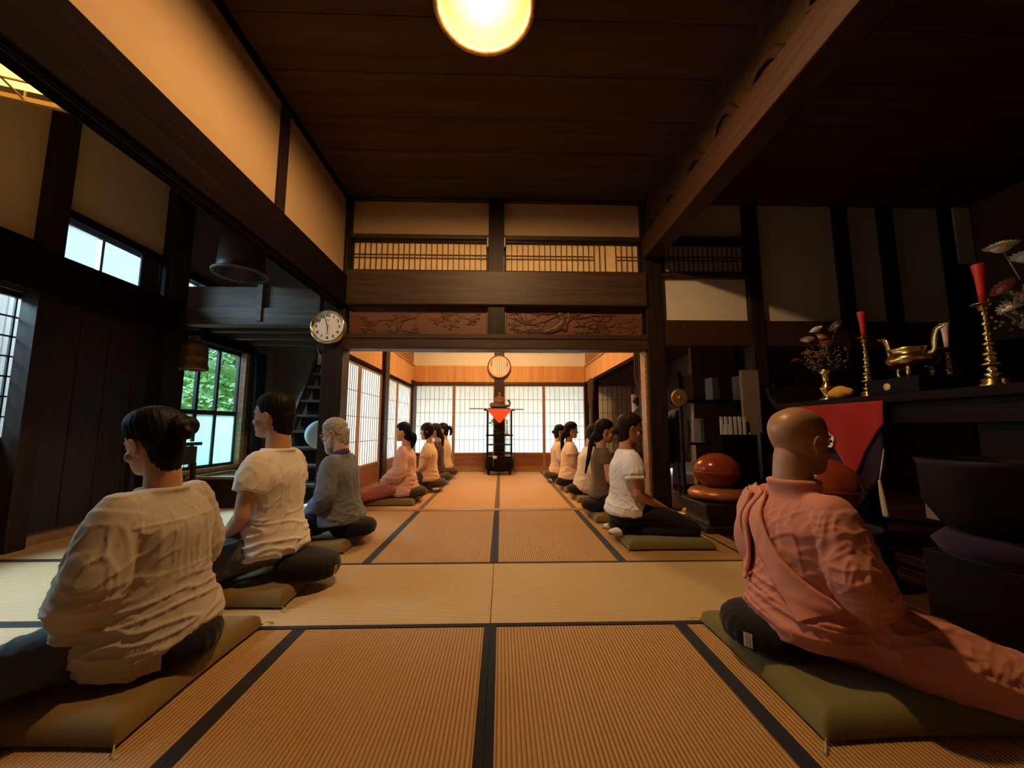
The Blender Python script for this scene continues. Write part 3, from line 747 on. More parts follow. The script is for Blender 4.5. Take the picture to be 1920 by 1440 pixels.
# ------------------------------------------------------------------ clock
t = thing('wall_clock', 'round gold rimmed wall clock with black numerals on the post', 'clock', (-2.03, 4.50, 2.13))
MB().lathe([(0, .08), (.185, .08), (.20, .06), (.208, .02), (.2, -.012), (.185, -.022), (.172, -.012), (.17, .0), (0, .0)], seg=64, axis='y').build('case', 'clock_rim', t, smooth=True)
MB().lathe([(0, -.002), (.172, -.002), (.172, .006), (0, .006)], seg=64, axis='y').build('dial', 'clock_face', t)
for k in range(1, 13):
    cu_ = bpy.data.curves.new('numeral', 'FONT'); cu_.body = str(k); cu_.size = .047; cu_.extrude = .0008; cu_.offset = .0012; cu_.align_x = 'CENTER'; cu_.align_y = 'CENTER'
    q_ = bpy.data.objects.new('tmp', cu_); COL.objects.link(q_); dg_ = bpy.context.evaluated_depsgraph_get(); dg_.update()
    me_ = bpy.data.meshes.new_from_object(q_.evaluated_get(dg_)); bpy.data.objects.remove(q_); me_.materials.clear()
    o = link('numeral', me_, 'black', t)
    a = R(30 * k); o.location = (.133 * math.sin(a), -.004, .133 * math.cos(a)); o.rotation_euler = (R(90), 0, 0)
    o.scale = (1.1, 1, 1)
def hand_(ang, L, w_, name, y):
    mb = MB(); mb.poly([(-w_, y, -.02), (w_, y, -.02), (w_ * .8, y, L * .6), (.001, y, L), (-.001, y, L), (-w_ * .8, y, L * .6)], (0, -.002, 0))
    bmesh.ops.rotate(mb.bm, verts=mb.bm.verts, cent=(0, 0, 0), matrix=Matrix.Rotation(ang, 3, 'Y')); mb.build(name, 'black', t)
hand_(R(178.5), .085, .005, 'hour_hand', -.008); hand_(R(-17), .125, .0035, 'minute_hand', -.011)
MB().lathe([(0, -.016), (.007, -.014), (.007, -.002)], seg=16, axis='y').build('hub', 'brass', t)
lg = MB(); lg.box(-.022, .022, -.0035, -.002, .076, .080); lg.box(-.028, .028, -.0035, -.002, -.086, -.083); lg.build('maker_mark', 'black', t)
cd = MB(); cd.tube(catmull([(-.12, .06, -.16), (-.135, .06, -.25), (-.10, .06, -.33), (-.09, .06, -.40)], 12), .003, 6); cd.build('cord', 'sill', t)
o = MB().box(-2.175, -2.13, 4.60, 4.66, 1.70, 1.82).build('wall_switch', 'grey_beam', None, bevel=.004); tag(o, 'small box on the side of the clock post under the clock cord', 'switch box')

# ------------------------------------------------------------------ bell at the outer post
t = thing('temple_bell', 'small bronze temple bell hanging at the dark post left of the tall window', 'bell', (-3.46, 4.42, 1.60))
MB().lathe([(.0, .325), (.06, .322), (.105, .30), (.118, .27), (.122, .25), (.120, .245), (.126, .16), (.128, .155), (.128, .12), (.124, .115), (.132, .05), (.137, .045), (.139, .015), (.136, 0), (.11, .0), (.10, .1), (0, .28)], seg=40).build('body', 'bronze_bell', t, smooth=True)
nb_ = MB()
for r_ in range(3):
    for k in range(24):
        a = k * PI / 12; nb_.ball((.119 * math.cos(a), .119 * math.sin(a), .19 + r_ * .024), .007, 8)
nb_.build('studs', 'bronze_bell', t)
MB().tube(catmull([(-.05, 0, .31), (-.04, 0, .37), (0, 0, .39), (.04, 0, .37), (.05, 0, .31)], 12), .012, 8).build('crown_loop', 'bronze_bell', t)
MB().tube([(0, 0, .385), (0, 0, .47)], .006, 6).box(-.25, .03, -.012, .012, .465, .49).build('bracket', 'black', t)
# desk with a little pagoda, wooden chest
t = thing('side_desk', 'small dark desk in front of the tall window', 'desk', (-3.62, 4.35, 0))
MB().box(-.22, .24, -.20, .20, .76, .80).build('top', 'black_wood', t, bevel=.006)
MB().box(-.19, .21, -.17, .17, .56, .75).build('drawer_box', 'black_wood', t, bevel=.004)
for a in (-.19, .19):
    for b_ in (-.16, .16): MB().box(a - .02, a + .02, b_ - .02, b_ + .02, 0, .57).build('leg', 'black_wood', t, bevel=.003)
MB().box(-.19, .19, -.015, .015, .2, .23).build('rail', 'black_wood', t)
t = thing('pagoda_ornament', 'little many tiered bronze pagoda on the small desk', 'ornament', (-3.50, 4.33, .80))
mb = MB()
for k in range(7):
    r_ = .045 - .004 * k; mb.lathe([(r_ * .5, .02 + k * .026), (r_, .022 + k * .026), (r_ * .6, .036 + k * .026), (r_ * .45, .046 + k * .026)], seg=12)
mb.build('tiers', 'gold', t); MB().tube([(0, 0, .20), (0, 0, .31)], [.006, .002], 6).build('spire', 'gold', t); MB().box(-.05, .05, -.05, .05, 0, .025).build('foot', 'black_wood', t)
t = thing('bead_strings', 'dark loops of cord hanging from the corner of the small desk', 'cord', (-3.37, 4.30, .80))
MB().tube(catmull([(0, 0, 0), (.02, -.01, -.04), (.03, 0, -.15), (.01, .01, -.24), (0, 0, -.12), (-.01, 0, -.02)], 20), .003, 6).tube([(.0, 0, -.0), (.0, 0, -.30)], .004, 6).build('loops', 'black', t)
t = thing('wooden_chest', 'low dark wooden chest with a pale rim under the tall window', 'chest', (-3.42, 5.25, 0))
MB().box(-.35, .33, -.38, .38, .0, .34).build('body', 'black_wood', t, bevel=.006)
f = MB(); f.box(-.36, .34, -.39, -.34, .34, .375).box(-.36, .34, .34, .39, .34, .375).box(-.36, -.31, -.34, .34, .34, .375).box(.29, .34, -.34, .34, .34, .375); f.build('rim', 'sill', t, bevel=.004)
t = thing('window_curtain', 'dark blue curtain gathered at the right end of the tall window', 'curtain', (XO + .12, 6.12, 0))
mb = MB(); pts = []
for i in range(40): pts.append((.03 * math.sin(i * .9), -.14 + i * .28 / 39, 0))
for z0, z1 in ((.5, 2.1),):
    g = [[mb.bm.verts.new((p[0] * (1 - .3 * k / 8), p[1] * (.75 + .25 * abs(k - 3) / 5), z0 + (z1 - z0) * k / 8)) for p in pts] for k in range(9)]
    for a, b_ in zip(g, g[1:]):
        for i in range(39): mb.bm.faces.new((a[i], a[i + 1], b_[i + 1], b_[i]))
o = mb.build('fabric', 'curtain', t, smooth=True); s_ = o.modifiers.new('s', 'SOLIDIFY'); s_.thickness = .008
# staircase
t = thing('staircase', 'steep black wooden staircase behind the clock post', 'staircase', (-2.62, 5.05, 0))
nst = 9
for k in range(nst):
    MB().box(-.36, .40, .03 + k * .155, .24 + k * .155, .21 + k * .225, .245 + k * .225).build('tread', 'grey_beam', t, bevel=.004)
    MB().box(-.36, .40, .225 + k * .155, .24 + k * .155, .02 + k * .225, .215 + k * .225).build('riser', 'black', t)
for x in (-.40, .40):
    MB().poly([(x - .02, -.06, 0), (x - .02, .14, 0), (x - .02, 1.58, 2.16), (x - .02, 1.40, 2.28)], (.045, 0, 0)).build('stringer', 'black_wood' if x > 0 else 'grey_beam', t, bevel=.004)
t = thing('fan', 'electric fan under a pale blue cloth cover behind the clock post', 'fan', (-2.28, 4.98, 0))
MB().lathe([(0, -.075), (.1, -.07), (.16, -.045), (.175, 0), (.16, .05), (.09, .085), (0, .09)], (0, 0, .87), seg=32, axis='y').build('cover', 'fan_cover', t, smooth=True)
MB().tube([(0, .05, .03), (0, .05, .80)], .014, 10).build('pole', 'white', t); MB().lathe([(.15, 0), (.15, .02), (.02, .04)], (0, .05, 0)).build('foot', 'white', t, smooth=True)
o = MB().box(-.02, .02, 0, .03, 0, .34, rot=Euler((0, R(22), 0))).build('wooden_prop', 'sill', None, bevel=.003, loc=(-2.42, 4.86, .02)); tag(o, 'short slanting wooden prop on the floor left of the clock post', 'wooden stick')

# ------------------------------------------------------------------ stand at the far screens
t = thing('shrine_stand', 'tall black lacquer stand in front of the far paper screens', 'stand', (-.04, 8.25, 0))
for x in (-.25, .25): MB().tube([(x, -.12, .36), (x, -.12, 1.32)], .016, 8).tube([(x, .12, .36), (x, .12, 1.32)], .016, 8).build('upright', 'lacquer', t)
MB().box(-.32, .32, -.17, .17, 1.32, 1.345).build('top_board', 'lacquer', t, bevel=.004)
MB().box(-.28, .28, -.15, .15, .79, .82).build('shelf', 'lacquer', t, bevel=.003)
MB().box(-.27, .27, -.14, .14, .60, .62).box(-.27, .27, -.14, .14, .44, .455).build('shelf', 'lacquer', t)
MB().loft([(0, 0, .09, .26, .18), (0, 0, .14, .30, .20), (0, 0, .3, .30, .20), (0, 0, .35, .28, .19), (0, 0, .37, .30, .2)], 40, 3.5).build('chest', 'lacquer', t, smooth=False)
for x in (-.21, .21): MB().limb([(x, -.14, .12), (x * 1.1, -.16, .05), (x, -.15, .012)], [.028, .02, .014]).build('leg', 'lacquer', t, smooth=True)
for x in (-.21, .21): MB().limb([(x, .14, .12), (x * 1.1, .16, .05), (x, .15, .012)], [.028, .02, .014]).build('leg', 'lacquer', t, smooth=True)
o = MB().tube([(-.62, 0, 0), (.50, 0, -.02)], .011, 8).build('bamboo_rod', 'grey_beam', None, loc=(-.04, 8.08, 1.357)); tag(o, 'thin rod lying across the top of the black stand', 'rod')
o = MB().poly([(-.27, 0, 0), (.27, 0, 0), (.02, -.01, -.28), (-.02, -.01, -.28)], (0, -.008, 0)).build('altar_cloth', 'red_pale', None, loc=(-.04, 8.07, 1.345)); tag(o, 'red triangular cloth hanging from the top of the black stand', 'cloth')
t = thing('seated_statue', 'small dark wooden statue seated on a beast, on top of the black stand', 'statue', (-.04, 8.25, 1.345))
mb = MB(); mb.ball((0, 0, .07), (.19, .09, .05), 20).ball((-.16, 0, .09), (.05, .05, .06)).limb([(.13, 0, .07), (.2, 0, .08), (.22, 0, .14), (.19, 0, .19)], [.035, .025, .02, .025]); link('beast', fuse(mb, .008, 2), 'carve_hi', t, True)
mb = MB(); mb.loft([(0, 0, .08, .12, .09), (0, 0, .13, .12, .085), (0, 0, .19, .07, .055), (0, 0, .25, .08, .05), (0, 0, .285, .03, .03)], 20).ball((0, -.005, .325), (.037, .042, .047)).limb([(-.075, 0, .24), (-.09, -.04, .17), (-.01, -.08, .15)], [.025, .022, .018]).limb([(.075, 0, .24), (.09, -.04, .17), (.01, -.08, .15)], [.025, .022, .018]); link('figure', fuse(mb, .006, 2), 'carve_hi', t, True)
MB().box(-.23, .22, -.09, .09, 0, .03).build('plinth', 'lacquer', t, bevel=.006)
def flower(mb, c, r, n=9, tilt_=None):
    c = Vector(c)
    for k in range(n):
        a = 2 * PI * k / n; d = Vector((math.cos(a), math.sin(a), .25)) * r; s_ = Vector((-math.sin(a), math.cos(a), 0)) * r * .22
        q = [c, c + d * .55 + s_, c + d, c + d * .55 - s_]
        up = Vector((0, 0, r * .08))
        mb.bm.faces.new([mb.bm.verts.new(p) for p in q]); mb.bm.faces.new([mb.bm.verts.new(p + up) for p in reversed(q)])
    mb.ball(c + Vector((0, 0, r * .12)), (r * .55, r * .55, r * .34), 10)
def bouquet(name, label, loc, sc, blooms, seed, vase='brass', sprays=24, profile=None):
    rng = random.Random(seed); t = thing(name, label, 'flower vase', loc)
    pr = profile or [(.0, 0), (.055, 0), (.06, .012), (.035, .03), (.028, .05), (.05, .085), (.052, .10), (.03, .13), (.024, .16), (.03, .2), (.055, .235), (.05, .237), (.02, .2), (0, .19)]
    MB().lathe([(r_ * sc, h * sc) for r_, h in pr], seg=28).build('vase', vase, t, smooth=True)
    st = MB(); lf = MB(); z0 = .19 * sc
    for kind, dx, dy, dz, r_ in blooms:
        p = (dx * sc, dy * sc, dz * sc); st.tube(catmull([(0, 0, z0), (dx * sc * .4, dy * sc * .4, z0 + (dz * sc - z0) * .55), p], 8), .0028 * sc, 5)
        for k in range(3):
            q = Vector((0, 0, z0)).lerp(Vector(p), rng.uniform(.35, .85)); d = Vector((rng.uniform(-1, 1), rng.uniform(-1, 1), rng.uniform(-.1, .6))).normalized() * .075 * sc
            n_ = d.cross(Vector((0, 0, 1))).normalized() * .018 * sc
            lf.bm.faces.new([lf.bm.verts.new(v) for v in (q, q + d * .5 + n_, q + d, q + d * .5 - n_)])
        b_ = MB(); flower(b_, (0, 0, 0), r_ * sc, 15); flower(b_, (0, 0, r_ * sc * .22), r_ * sc * .72, 11); flower(b_, (0, 0, r_ * sc * .4), r_ * sc * .45, 8)
        bmesh.ops.rotate(b_.bm, verts=b_.bm.verts, cent=(0, 0, 0), matrix=Euler((rng.uniform(-.7, .3), rng.uniform(-.6, .6), 0)).to_matrix())
        b_.build('bloom', kind, t, loc=p)
    fz = MB()
    for k in range(sprays * 8):
        a = rng.uniform(0, 2 * PI); e_ = rng.uniform(.02, .135) * sc; h = rng.uniform(.26, .40) * sc
        p = Vector((e_ * math.cos(a), e_ * math.sin(a), h)); 
        if k % 8 == 0: st.tube([(0, 0, z0), p], .0018 * sc, 4)
        fz.ball(p + Vector((rng.uniform(-.02, .02), rng.uniform(-.02, .02), rng.uniform(-.03, .02))) * sc, .0055 * sc, 6)
    st.build('stems', 'stem', t); lf.build('leaves', 'leaf_dark', t); fz.build('filler_sprays', 'stem', t); return t
bouquet('flower_vase', 'small vase with pink flowers on the shelf of the black stand', (-.12, 8.22, .82), .9, [('petal_pink', -.06, -.05, .33, .05), ('petal_red', -.13, 0, .26, .045), ('petal_pink', .0, -.06, .38, .04), ('petal_white', -.16, -.03, .36, .03), ('petal_pink', .06, 0, .36, .03)], 3, 'bronze', 14)
def candlestick(loc, sc, wax, label, h=.42, lit=False, ch=.2):
    t = thing('candlestick', label, 'candlestick', loc)
    pr = [(0, 0), (.055, 0), (.058, .012), (.045, .022), (.05, .035), (.03, .05)]
    z = .05
    prof = pr[:]
    for k, rr in enumerate((.036, .024, .04, .026, .03, .018, .024, .016, .021, .014, .018, .012, .016)):
        prof += [(rr * .62, z + .004), (rr, z + .014), (rr * .6, z + .024)]; z += .0255
    prof += [(.012, z), (.022, z + .012), (.024, z + .032), (.045, z + .036), (.048, z + .04), (.02, z + .042), (0, z + .042)]
    MB().lathe([(r_ * sc, q * h / .42 * sc) for r_, q in prof], seg=28).build('stick', 'brass', t, smooth=True)
    top = (z + .04) * h / .42 * sc
    MB().lathe([(.0, 0), (.014 * sc, 0), (.016 * sc, ch * .3), (.019 * sc, ch * .65), (.027 * sc, ch * .97), (.026 * sc, ch), (.0, ch - .003)], (0, 0, top), seg=24).build('candle', wax, t, smooth=True)
    if lit:
        MB().lathe([(0, 0), (.008, .012), (.004, .035), (0, .045)], (0, 0, top + ch)).build('flame', 'flame', t, smooth=True)
    return t
candlestick((.12, 8.18, .82), .75, 'white_wax', 'small lit candle on the shelf of the black stand', .32, True, .07)
t = thing('incense_bowl', 'small dark bowl on the shelf of the black stand', 'bowl', (.01, 8.2, .82)); MB().lathe([(0, 0), (.035, 0), (.05, .03), (.055, .06), (.045, .06), (.04, .02), (0, .015)]).build('bowl', 'bronze', t, smooth=True)
t = thing('bamboo_ladle', 'pale ladle hanging in front of the black stand', 'ladle', (-.16, 8.03, .18)); MB().tube([(0, 0, 0), (0, 0, .58)], .007, 6).build('handle', 'sill', t); MB().lathe([(0, 0), (.04, .0), (.045, .06), (.0, .06)], (.03, -.01, .15)).build('cup', 'label_grey', t, smooth=True)
o = MB().box(-.08, .08, -.05, .05, 0, .045).build('small_box', 'label_grey', None, bevel=.006, loc=(.16, 8.18, .372)); tag(o, 'small pale box on the lower chest of the black stand', 'box')
# round plaque
t = thing('round_plaque', 'round wooden plaque with a handwritten sheet hanging on the far pillar', 'plaque', (-.05, 8.69, 2.33))
MB().lathe([(0, .02), (.245, .02), (.245, -.01), (0, -.01)], seg=48, axis='y').build('board', 'peach', t)
MB().lathe([(.242, .025), (.262, .02), (.265, -.01), (.25, -.02), (.240, -.015), (.242, .025)], seg=48, axis='y').build('rim', 'carve_hi', t, smooth=True)
MB().box(-.145, .145, -.016, -.011, -.16, .155).build('paper_sheet', 'offwhite', t)
ink = MB(); rng = random.Random(4)
for c_ in range(5):
    x = .11 - c_ * .052; z = .135
    nrows = (11, 12, 12, 11, 7)[c_]
    for k in range(nrows):
        hh = .014 if c_ < 4 else .010
        for q in range(3):
            a = rng.uniform(-.012, .012) * (hh / .014); b_ = rng.uniform(-.005, .005)
            ink.box(x + a - .006, x + a + .006, -.018, -.0165, z + b_ - .0015, z + b_ + .0015).box(x + b_ * 1.5 - .0016, x + b_ * 1.5 + .0016, -.018, -.0165, z - hh * .4, z + hh * .4)
        z -= .0245
ink.build('brush_writing', 'black', t)
MB().box(-.185, -.165, -.016, -.01, .02, .13).box(.165, .185, -.016, -.01, .0, .11).build('side_plates', 'carve_hi', t)
MB().tube([(-.06, 0, .25), (0, .0, .40)], .003, 5).tube([(.06, 0, .25), (0, 0, .40)], .003, 5).build('hanging_cord', 'sill', t)
# tied dark curtains at the right of the far hall
def tied(name, label, loc, w_, h, mat, seed, tie=.35):
    t = thing(name, label, 'curtain', loc); mb = MB(); n = 36; g = []
    for k in range(15):
        f_ = k / 14; sq = 1 - .72 * math.exp(-((f_ - tie) / .16) ** 2) if f_ > tie else .28 + .25 * (tie - f_) / tie
        g.append([mb.bm.verts.new((.035 * math.sin(i * .8 + seed) * (.4 + sq), (i / (n - 1) - .5) * w_ * sq, h * f_)) for i in range(n)])
    for a, b_ in zip(g, g[1:]):
        for i in range(n - 1): mb.bm.faces.new((a[i], a[i + 1], b_[i + 1], b_[i]))
    o = mb.build('fabric', mat, t, smooth=True); s_ = o.modifiers.new('s', 'SOLIDIFY'); s_.thickness = .01
tied('tied_curtain', 'dark brown curtain bunched beside the right post of the wooden opening', (1.87, 5.10, 1.05), .42, .93, 'curtain_brown', 1)
tied('tied_curtain', 'dark brown curtain bunched at the far right post before the paper screens', (1.86, 7.95, .9), .36, 1.05, 'curtain_brown', 3)
# patterned cloth on a dark rack
t = thing('patterned_cloth', 'white cloth with dark diamond pattern hung behind the right row of sitters', 'cloth', (2.05, 5.62, 1.02))
mb = MB(); g = []
for k in range(9):
    g.append([mb.bm.verts.new((.17 * math.sin((i / 15 - .5) * 2.4), -.14 * math.cos((i / 15 - .5) * 2.6) * (1.15 - k / 9), .42 * k / 8)) for i in range(16)])
for a, b_ in zip(g, g[1:]):
    for i in range(15): mb.bm.faces.new((a[i], a[i + 1], b_[i + 1], b_[i]))
m_, tt, bb = new_mat('diamond print'); v = mapped(tt, (9, 9, 9)); ch = N(tt, 'TexChecker'); ch.inputs['Scale'].default_value = 1
rt = N(tt, 'VectorRotate'); rt.inputs['Axis'].default_value = (0, 1, 0); rt.inputs['Angle'].default_value = R(45); tt.links.new(v, rt.inputs[0]); tt.links.new(rt.outputs[0], ch.inputs[0])
ch.inputs[1].default_value = (.6, .58, .62, 1); ch.inputs[2].default_value = (.06, .05, .09, 1); tt.links.new(ch.outputs[0], bb.inputs[0])
o = mb.build('print_fabric', m_, t, smooth=True); s_ = o.modifiers.new('s', 'SOLIDIFY'); s_.thickness = .006
MB().tube([(0, 0, -1.02), (0, 0, .42)], .015, 8).build('rack_pole', 'black', t)

# ------------------------------------------------------------------ altar hall
t = thing('altar_table', 'long dark lacquered altar table holding brass ware', 'altar table', (2.75, 2.2, 0))
MB().box(-.32, .38, -1.35, 1.18, 1.11, 1.165).build('top', 'lacquer_brown', t, bevel=.008)
MB().box(-.28, .34, -1.28, 1.10, .98, 1.11).build('apron', 'lacquer_brown', t, bevel=.006)
MB().box(-.24, .32, -1.2, -.2, .08, .98).build('cabinet_body', 'lacquer_brown', t, bevel=.006)
for y in (-1.22, 1.04):
    for x in (-.24, .30): MB().box(x - .035, x + .035, y - .035, y + .035, 0, 1.0).build('leg', 'lacquer_brown', t, bevel=.006)
MB().poly([(-.32, 1.15, 1.165), (-.32, 1.18, 1.11), (-.32, 1.27, 1.20), (-.32, 1.32, 1.32), (-.32, 1.285, 1.33), (-.32, 1.24, 1.23)], (.70, 0, 0)).build('scroll_end', 'lacquer_brown', t, bevel=.01)
sw = MB()
for k in range(4):
    sw.tube([(-.288, -.62 + (.035 + .022 * k) * math.cos(a), 1.045 + (.012 + .010 * k) * math.sin(a)) for a in [2 * PI * i / 20 for i in range(21)]], .003, 5)
sw.build('carved_swirl', 'lacquer_brown', t)
AZ = 1.165
bouquet('flower_vase', 'tall brass vase of white pink and yellow flowers at the far end of the altar', (2.60, 3.02, AZ), 1.05,
    [('petal_white', -.06, -.02, .54, .05), ('petal_white', .10, -.02, .57, .055), ('petal_yellow', -.05, -.04, .48, .045), ('petal_white', -.14, -.02, .46, .05), ('petal_pink', -.03, -.06, .42, .055), ('petal_red', -.24, -.02, .30, .035), ('petal_yellow', -.15, -.03, .36, .04), ('petal_pink', -.09, -.05, .33, .04), ('petal_pink', -.02, -.05, .32, .04)], 1, sprays=30)
candlestick((2.60, 2.67, AZ), 1.0, 'red_wax', 'brass candlestick with a red candle at the middle of the altar', .43, ch=.19)
candlestick((2.60, 1.97, AZ), 1.05, 'red_wax', 'brass candlestick with a red candle at the near end of the altar', .43, ch=.22)
candlestick((2.86, 2.38, AZ), .9, 'white_wax', 'brass candlestick with a white candle at the back of the altar', .33, ch=.16)
bouquet('flower_vase', 'vase of white and pink flowers at the right edge, near end of the altar', (2.66, 1.80, AZ), 1.15,
    [('petal_white', -.10, .02, .60, .06), ('petal_white', .02, .03, .56, .055), ('petal_pink', -.07, .05, .43, .05), ('petal_pink', -.0, .03, .38, .05), ('petal_white', -.08, .04, .33, .04), ('petal_white', .05, .0, .5, .05)], 9, sprays=30)
t = thing('incense_burner', 'footed brass incense burner with two upswept handles on the altar', 'incense burner', (2.66, 2.42, AZ))
MB().box(-.16, .16, -.17, .17, .0, .105).build('black_stand', 'lacquer', t, bevel=.01)
MB().lathe([(0, .165), (.05, .165), (.10, .18), (.125, .21), (.128, .235), (.11, .255), (.098, .268), (.104, .285), (.112, .30), (.10, .302), (.09, .28), (0, .27)], seg=40).build('bowl', 'brass', t, smooth=True)
for a in (R(90), R(210), R(330)): MB().limb([(.075 * math.cos(a), .075 * math.sin(a), .18), (.09 * math.cos(a), .09 * math.sin(a), .145), (.08 * math.cos(a), .08 * math.sin(a), .112)], [.018, .012, .014]).build('foot', 'brass', t, smooth=True)
for s_ in (-1, 1): MB().limb([(0, s_ * .105, .25), (0, s_ * .135, .27), (0, s_ * .145, .34), (0, s_ * .165, .39), (0, s_ * .21, .405)], [.018, .016, .018, .017, .007], ratio=.5, up=(1, 0, 0)).build('handle', 'brass', t, smooth=True)
MB().lathe([(0, 0), (.024, 0), (.024, -.006), (.018, -.008), (0, -.008)], (-.16, .02, .052), seg=32, axis='x').build('round_crest', 'gold', t)
t = thing('wrapped_bundle', 'ochre yellow cloth bundle between the far vase and the red candle', 'bundle', (2.53, 2.83, AZ))
mb = MB(); mb.limb([(-.01, .05, .045), (0, .01, .052), (0, -.03, .050), (.01, -.06, .05)], [.036, .050, .048, .032], ratio=.95); link('cloth', fuse(mb, .006, 1), 'ochre', t, True)
t = thing('paper_board', 'pale board leaning behind the scroll end of the altar', 'board', (3.25, 3.75, 1.12)); MB().box(-.35, .25, -.3, .2, 0, .02).build('board', 'offwhite', t); MB().box(-.3, .2, -.25, .15, -1.12, -.002).build('stand', 'lacquer', t)
o = MB().box(2.54, 2.66, 1.57, 1.70, AZ, AZ + .06).build('brocade_box', 'copper_cloth', None, bevel=.01); tag(o, 'small brocade covered box at the right edge of the altar', 'box')
# red and purple cloths
def drape(name, label, pts, mat, x, amp, group=None):
    # pts: outline (y, z) pairs of hanging cloth, top edge first; folds by pushing rows in x
    t = thing(name, label, 'cloth', (x, 0, 0)); mb = MB(); nu, nv = 40, 16; g = []
    (y0, y1, zt), low = pts
    for k in range(nv + 1):
        row = []
        for i in range(nu + 1):
            u = i / nu; y = y0 + (y1 - y0) * u
            j = u * (len(low) - 1); a = int(min(j, len(low) - 2)); zb = low[a] + (low[a + 1] - low[a]) * (j - a)
            v_ = k / nv; z = zt + (zb - zt) * v_
            row.append(mb.bm.verts.new((-amp * v_ * (1 + math.sin(u * 21) * .8 + .6 * math.sin(u * 9 + v_ * 2)) - .004, y, z)))
        g.append(row)
    for a, b_ in zip(g, g[1:]):
        for i in range(nu): mb.bm.faces.new((a[i], a[i + 1], b_[i + 1], b_[i]))
    o = mb.build('fabric', mat, t, smooth=True); s_ = o.modifiers.new('s', 'SOLIDIFY'); s_.thickness = .005; return t
drape('altar_cloth', 'red cloth hanging down the front of the altar beside the robed person', ((3.24, 2.40, 1.125), [1.0, .84, .73, .77, .87, .86, .80, .72, .62, .80, .90, .98]), 'red_cloth', 2.42, .012)
t = drape('altar_cloth', 'dark purple cloth with a white blossom crest under the red cloth', ((3.12, 2.44, 1.10), [.9, .70, .60, .55, .50, .46, .5, .58, .7]), 'purple_cloth', 2.435, .006)
mb = MB()
for k in range(5):
    a = 2 * PI * k / 5 + .3; mb.lathe([(0, 0), (.030, 0), (.030, -.003), (0, -.003)], (-.034, 2.83 + .03 * math.cos(a), .865 + .03 * math.sin(a)), seg=16, axis='x')
mb.lathe([(0, 0), (.022, 0), (.02, -.005), (0, -.005)], (-.035, 2.83, .865), seg=16, axis='x'); mb.build('blossom_crest', 'white', t)
o = MB().limb([(0, 0, 0), (.0, -.01, -.10), (0, -.02, -.2)], [.008, .014, .016]).build('cloth_tassel', 'offwhite', None, smooth=True, loc=(2.36, 2.42, .62)); tag(o, 'pale tassel hanging from the right corner of the altar cloths', 'tassel')
MB().tube([(0, 0, 0), (.05, .0, .2)], .003, 5).build('cord', 'offwhite', o)
# large wooden fish drums
def mokugyo(loc, r_, label, cush='copper_cloth', rz=0, cloth_=None):
    t = thing('wooden_fish_drum', label, 'wooden drum', loc, rz)
    MB().loft([(0, 0, 0, r_ * .8, r_ * .8), (0, 0, r_ * .12, r_ * 1.08, r_ * 1.08), (0, 0, r_ * .3, r_ * 1.12, r_ * 1.12), (0, 0, r_ * .46, r_ * .95, r_ * .95), (0, 0, r_ * .5, r_ * .6, r_ * .6)], 40, n=16).build('round_cushion', cush, t, smooth=True)
    b_ = MB(); b_.ball((0, 0, r_ * 1.15), (r_ * .9, r_ * .82, r_ * .72), 40); b_.lathe([(r_ * .88, -.006), (r_ * .92, 0), (r_ * .88, .006), (r_ * .88, -.006)], (0, 0, r_ * 1.12), 48)
    b_.build('drum_body', 'lacquer_red', t, smooth=True)
    return t
t = thing('drum_stand', 'low dark wooden stand under the red fish drum', 'stand', (2.12, 3.85, -.01))
MB().box(-.26, .26, -.26, .26, .17, .27).build('top', 'black_wood', t, bevel=.01); MB().box(-.22, .22, -.22, .22, .07, .17).build('waist', 'grey_beam', t, bevel=.01); MB().box(-.27, .27, -.27, .27, .0, .07).build('base', 'black_wood', t, bevel=.01)
mokugyo((2.12, 3.85, .26), .24, 'vermilion fish drum on a copper round cushion right of the wooden post')
t = thing('drum_stand', 'dark stand under the big fish drum beside the robed person', 'stand', (2.22, 2.62, -.01)); MB().box(-.25, .12, -.28, .28, 0, .26).build('body', 'black_wood', t, bevel=.01)
mokugyo((2.14, 2.62, .25), .27, 'big vermilion fish drum on a round cushion beside the robed person', 'purple_cloth', R(90))
# dark bowl gong and its stand
t = thing('bowl_gong', 'large dark bronze bowl gong at the right edge behind the robed person', 'gong', (2.13, 1.61, -.01))
MB().lathe([(0, .50), (.1, .50), (.21, .54), (.265, .64), (.27, .80), (.28, .825), (.262, .83), (.25, .80), (.24, .66), (0, .58)], seg=48).build('bowl', 'bronze', t, smooth=True)
MB().lathe([(0, .42), (.22, .42), (.25, .47), (.2, .52), (0, .52)], seg=40).build('cushion', 'purple_cloth', t, smooth=True); MB().box(-.2, .2, -.2, .2, 0, .42).build('stand', 'lacquer', t, bevel=.01)
o = MB().box(2.44, 2.455, 2.03, 2.24, .44, .70).build('paper_sheet', 'plaster_grey', None); tag(o, 'dim pale sheet standing below the altar right of the tassel', 'paper')
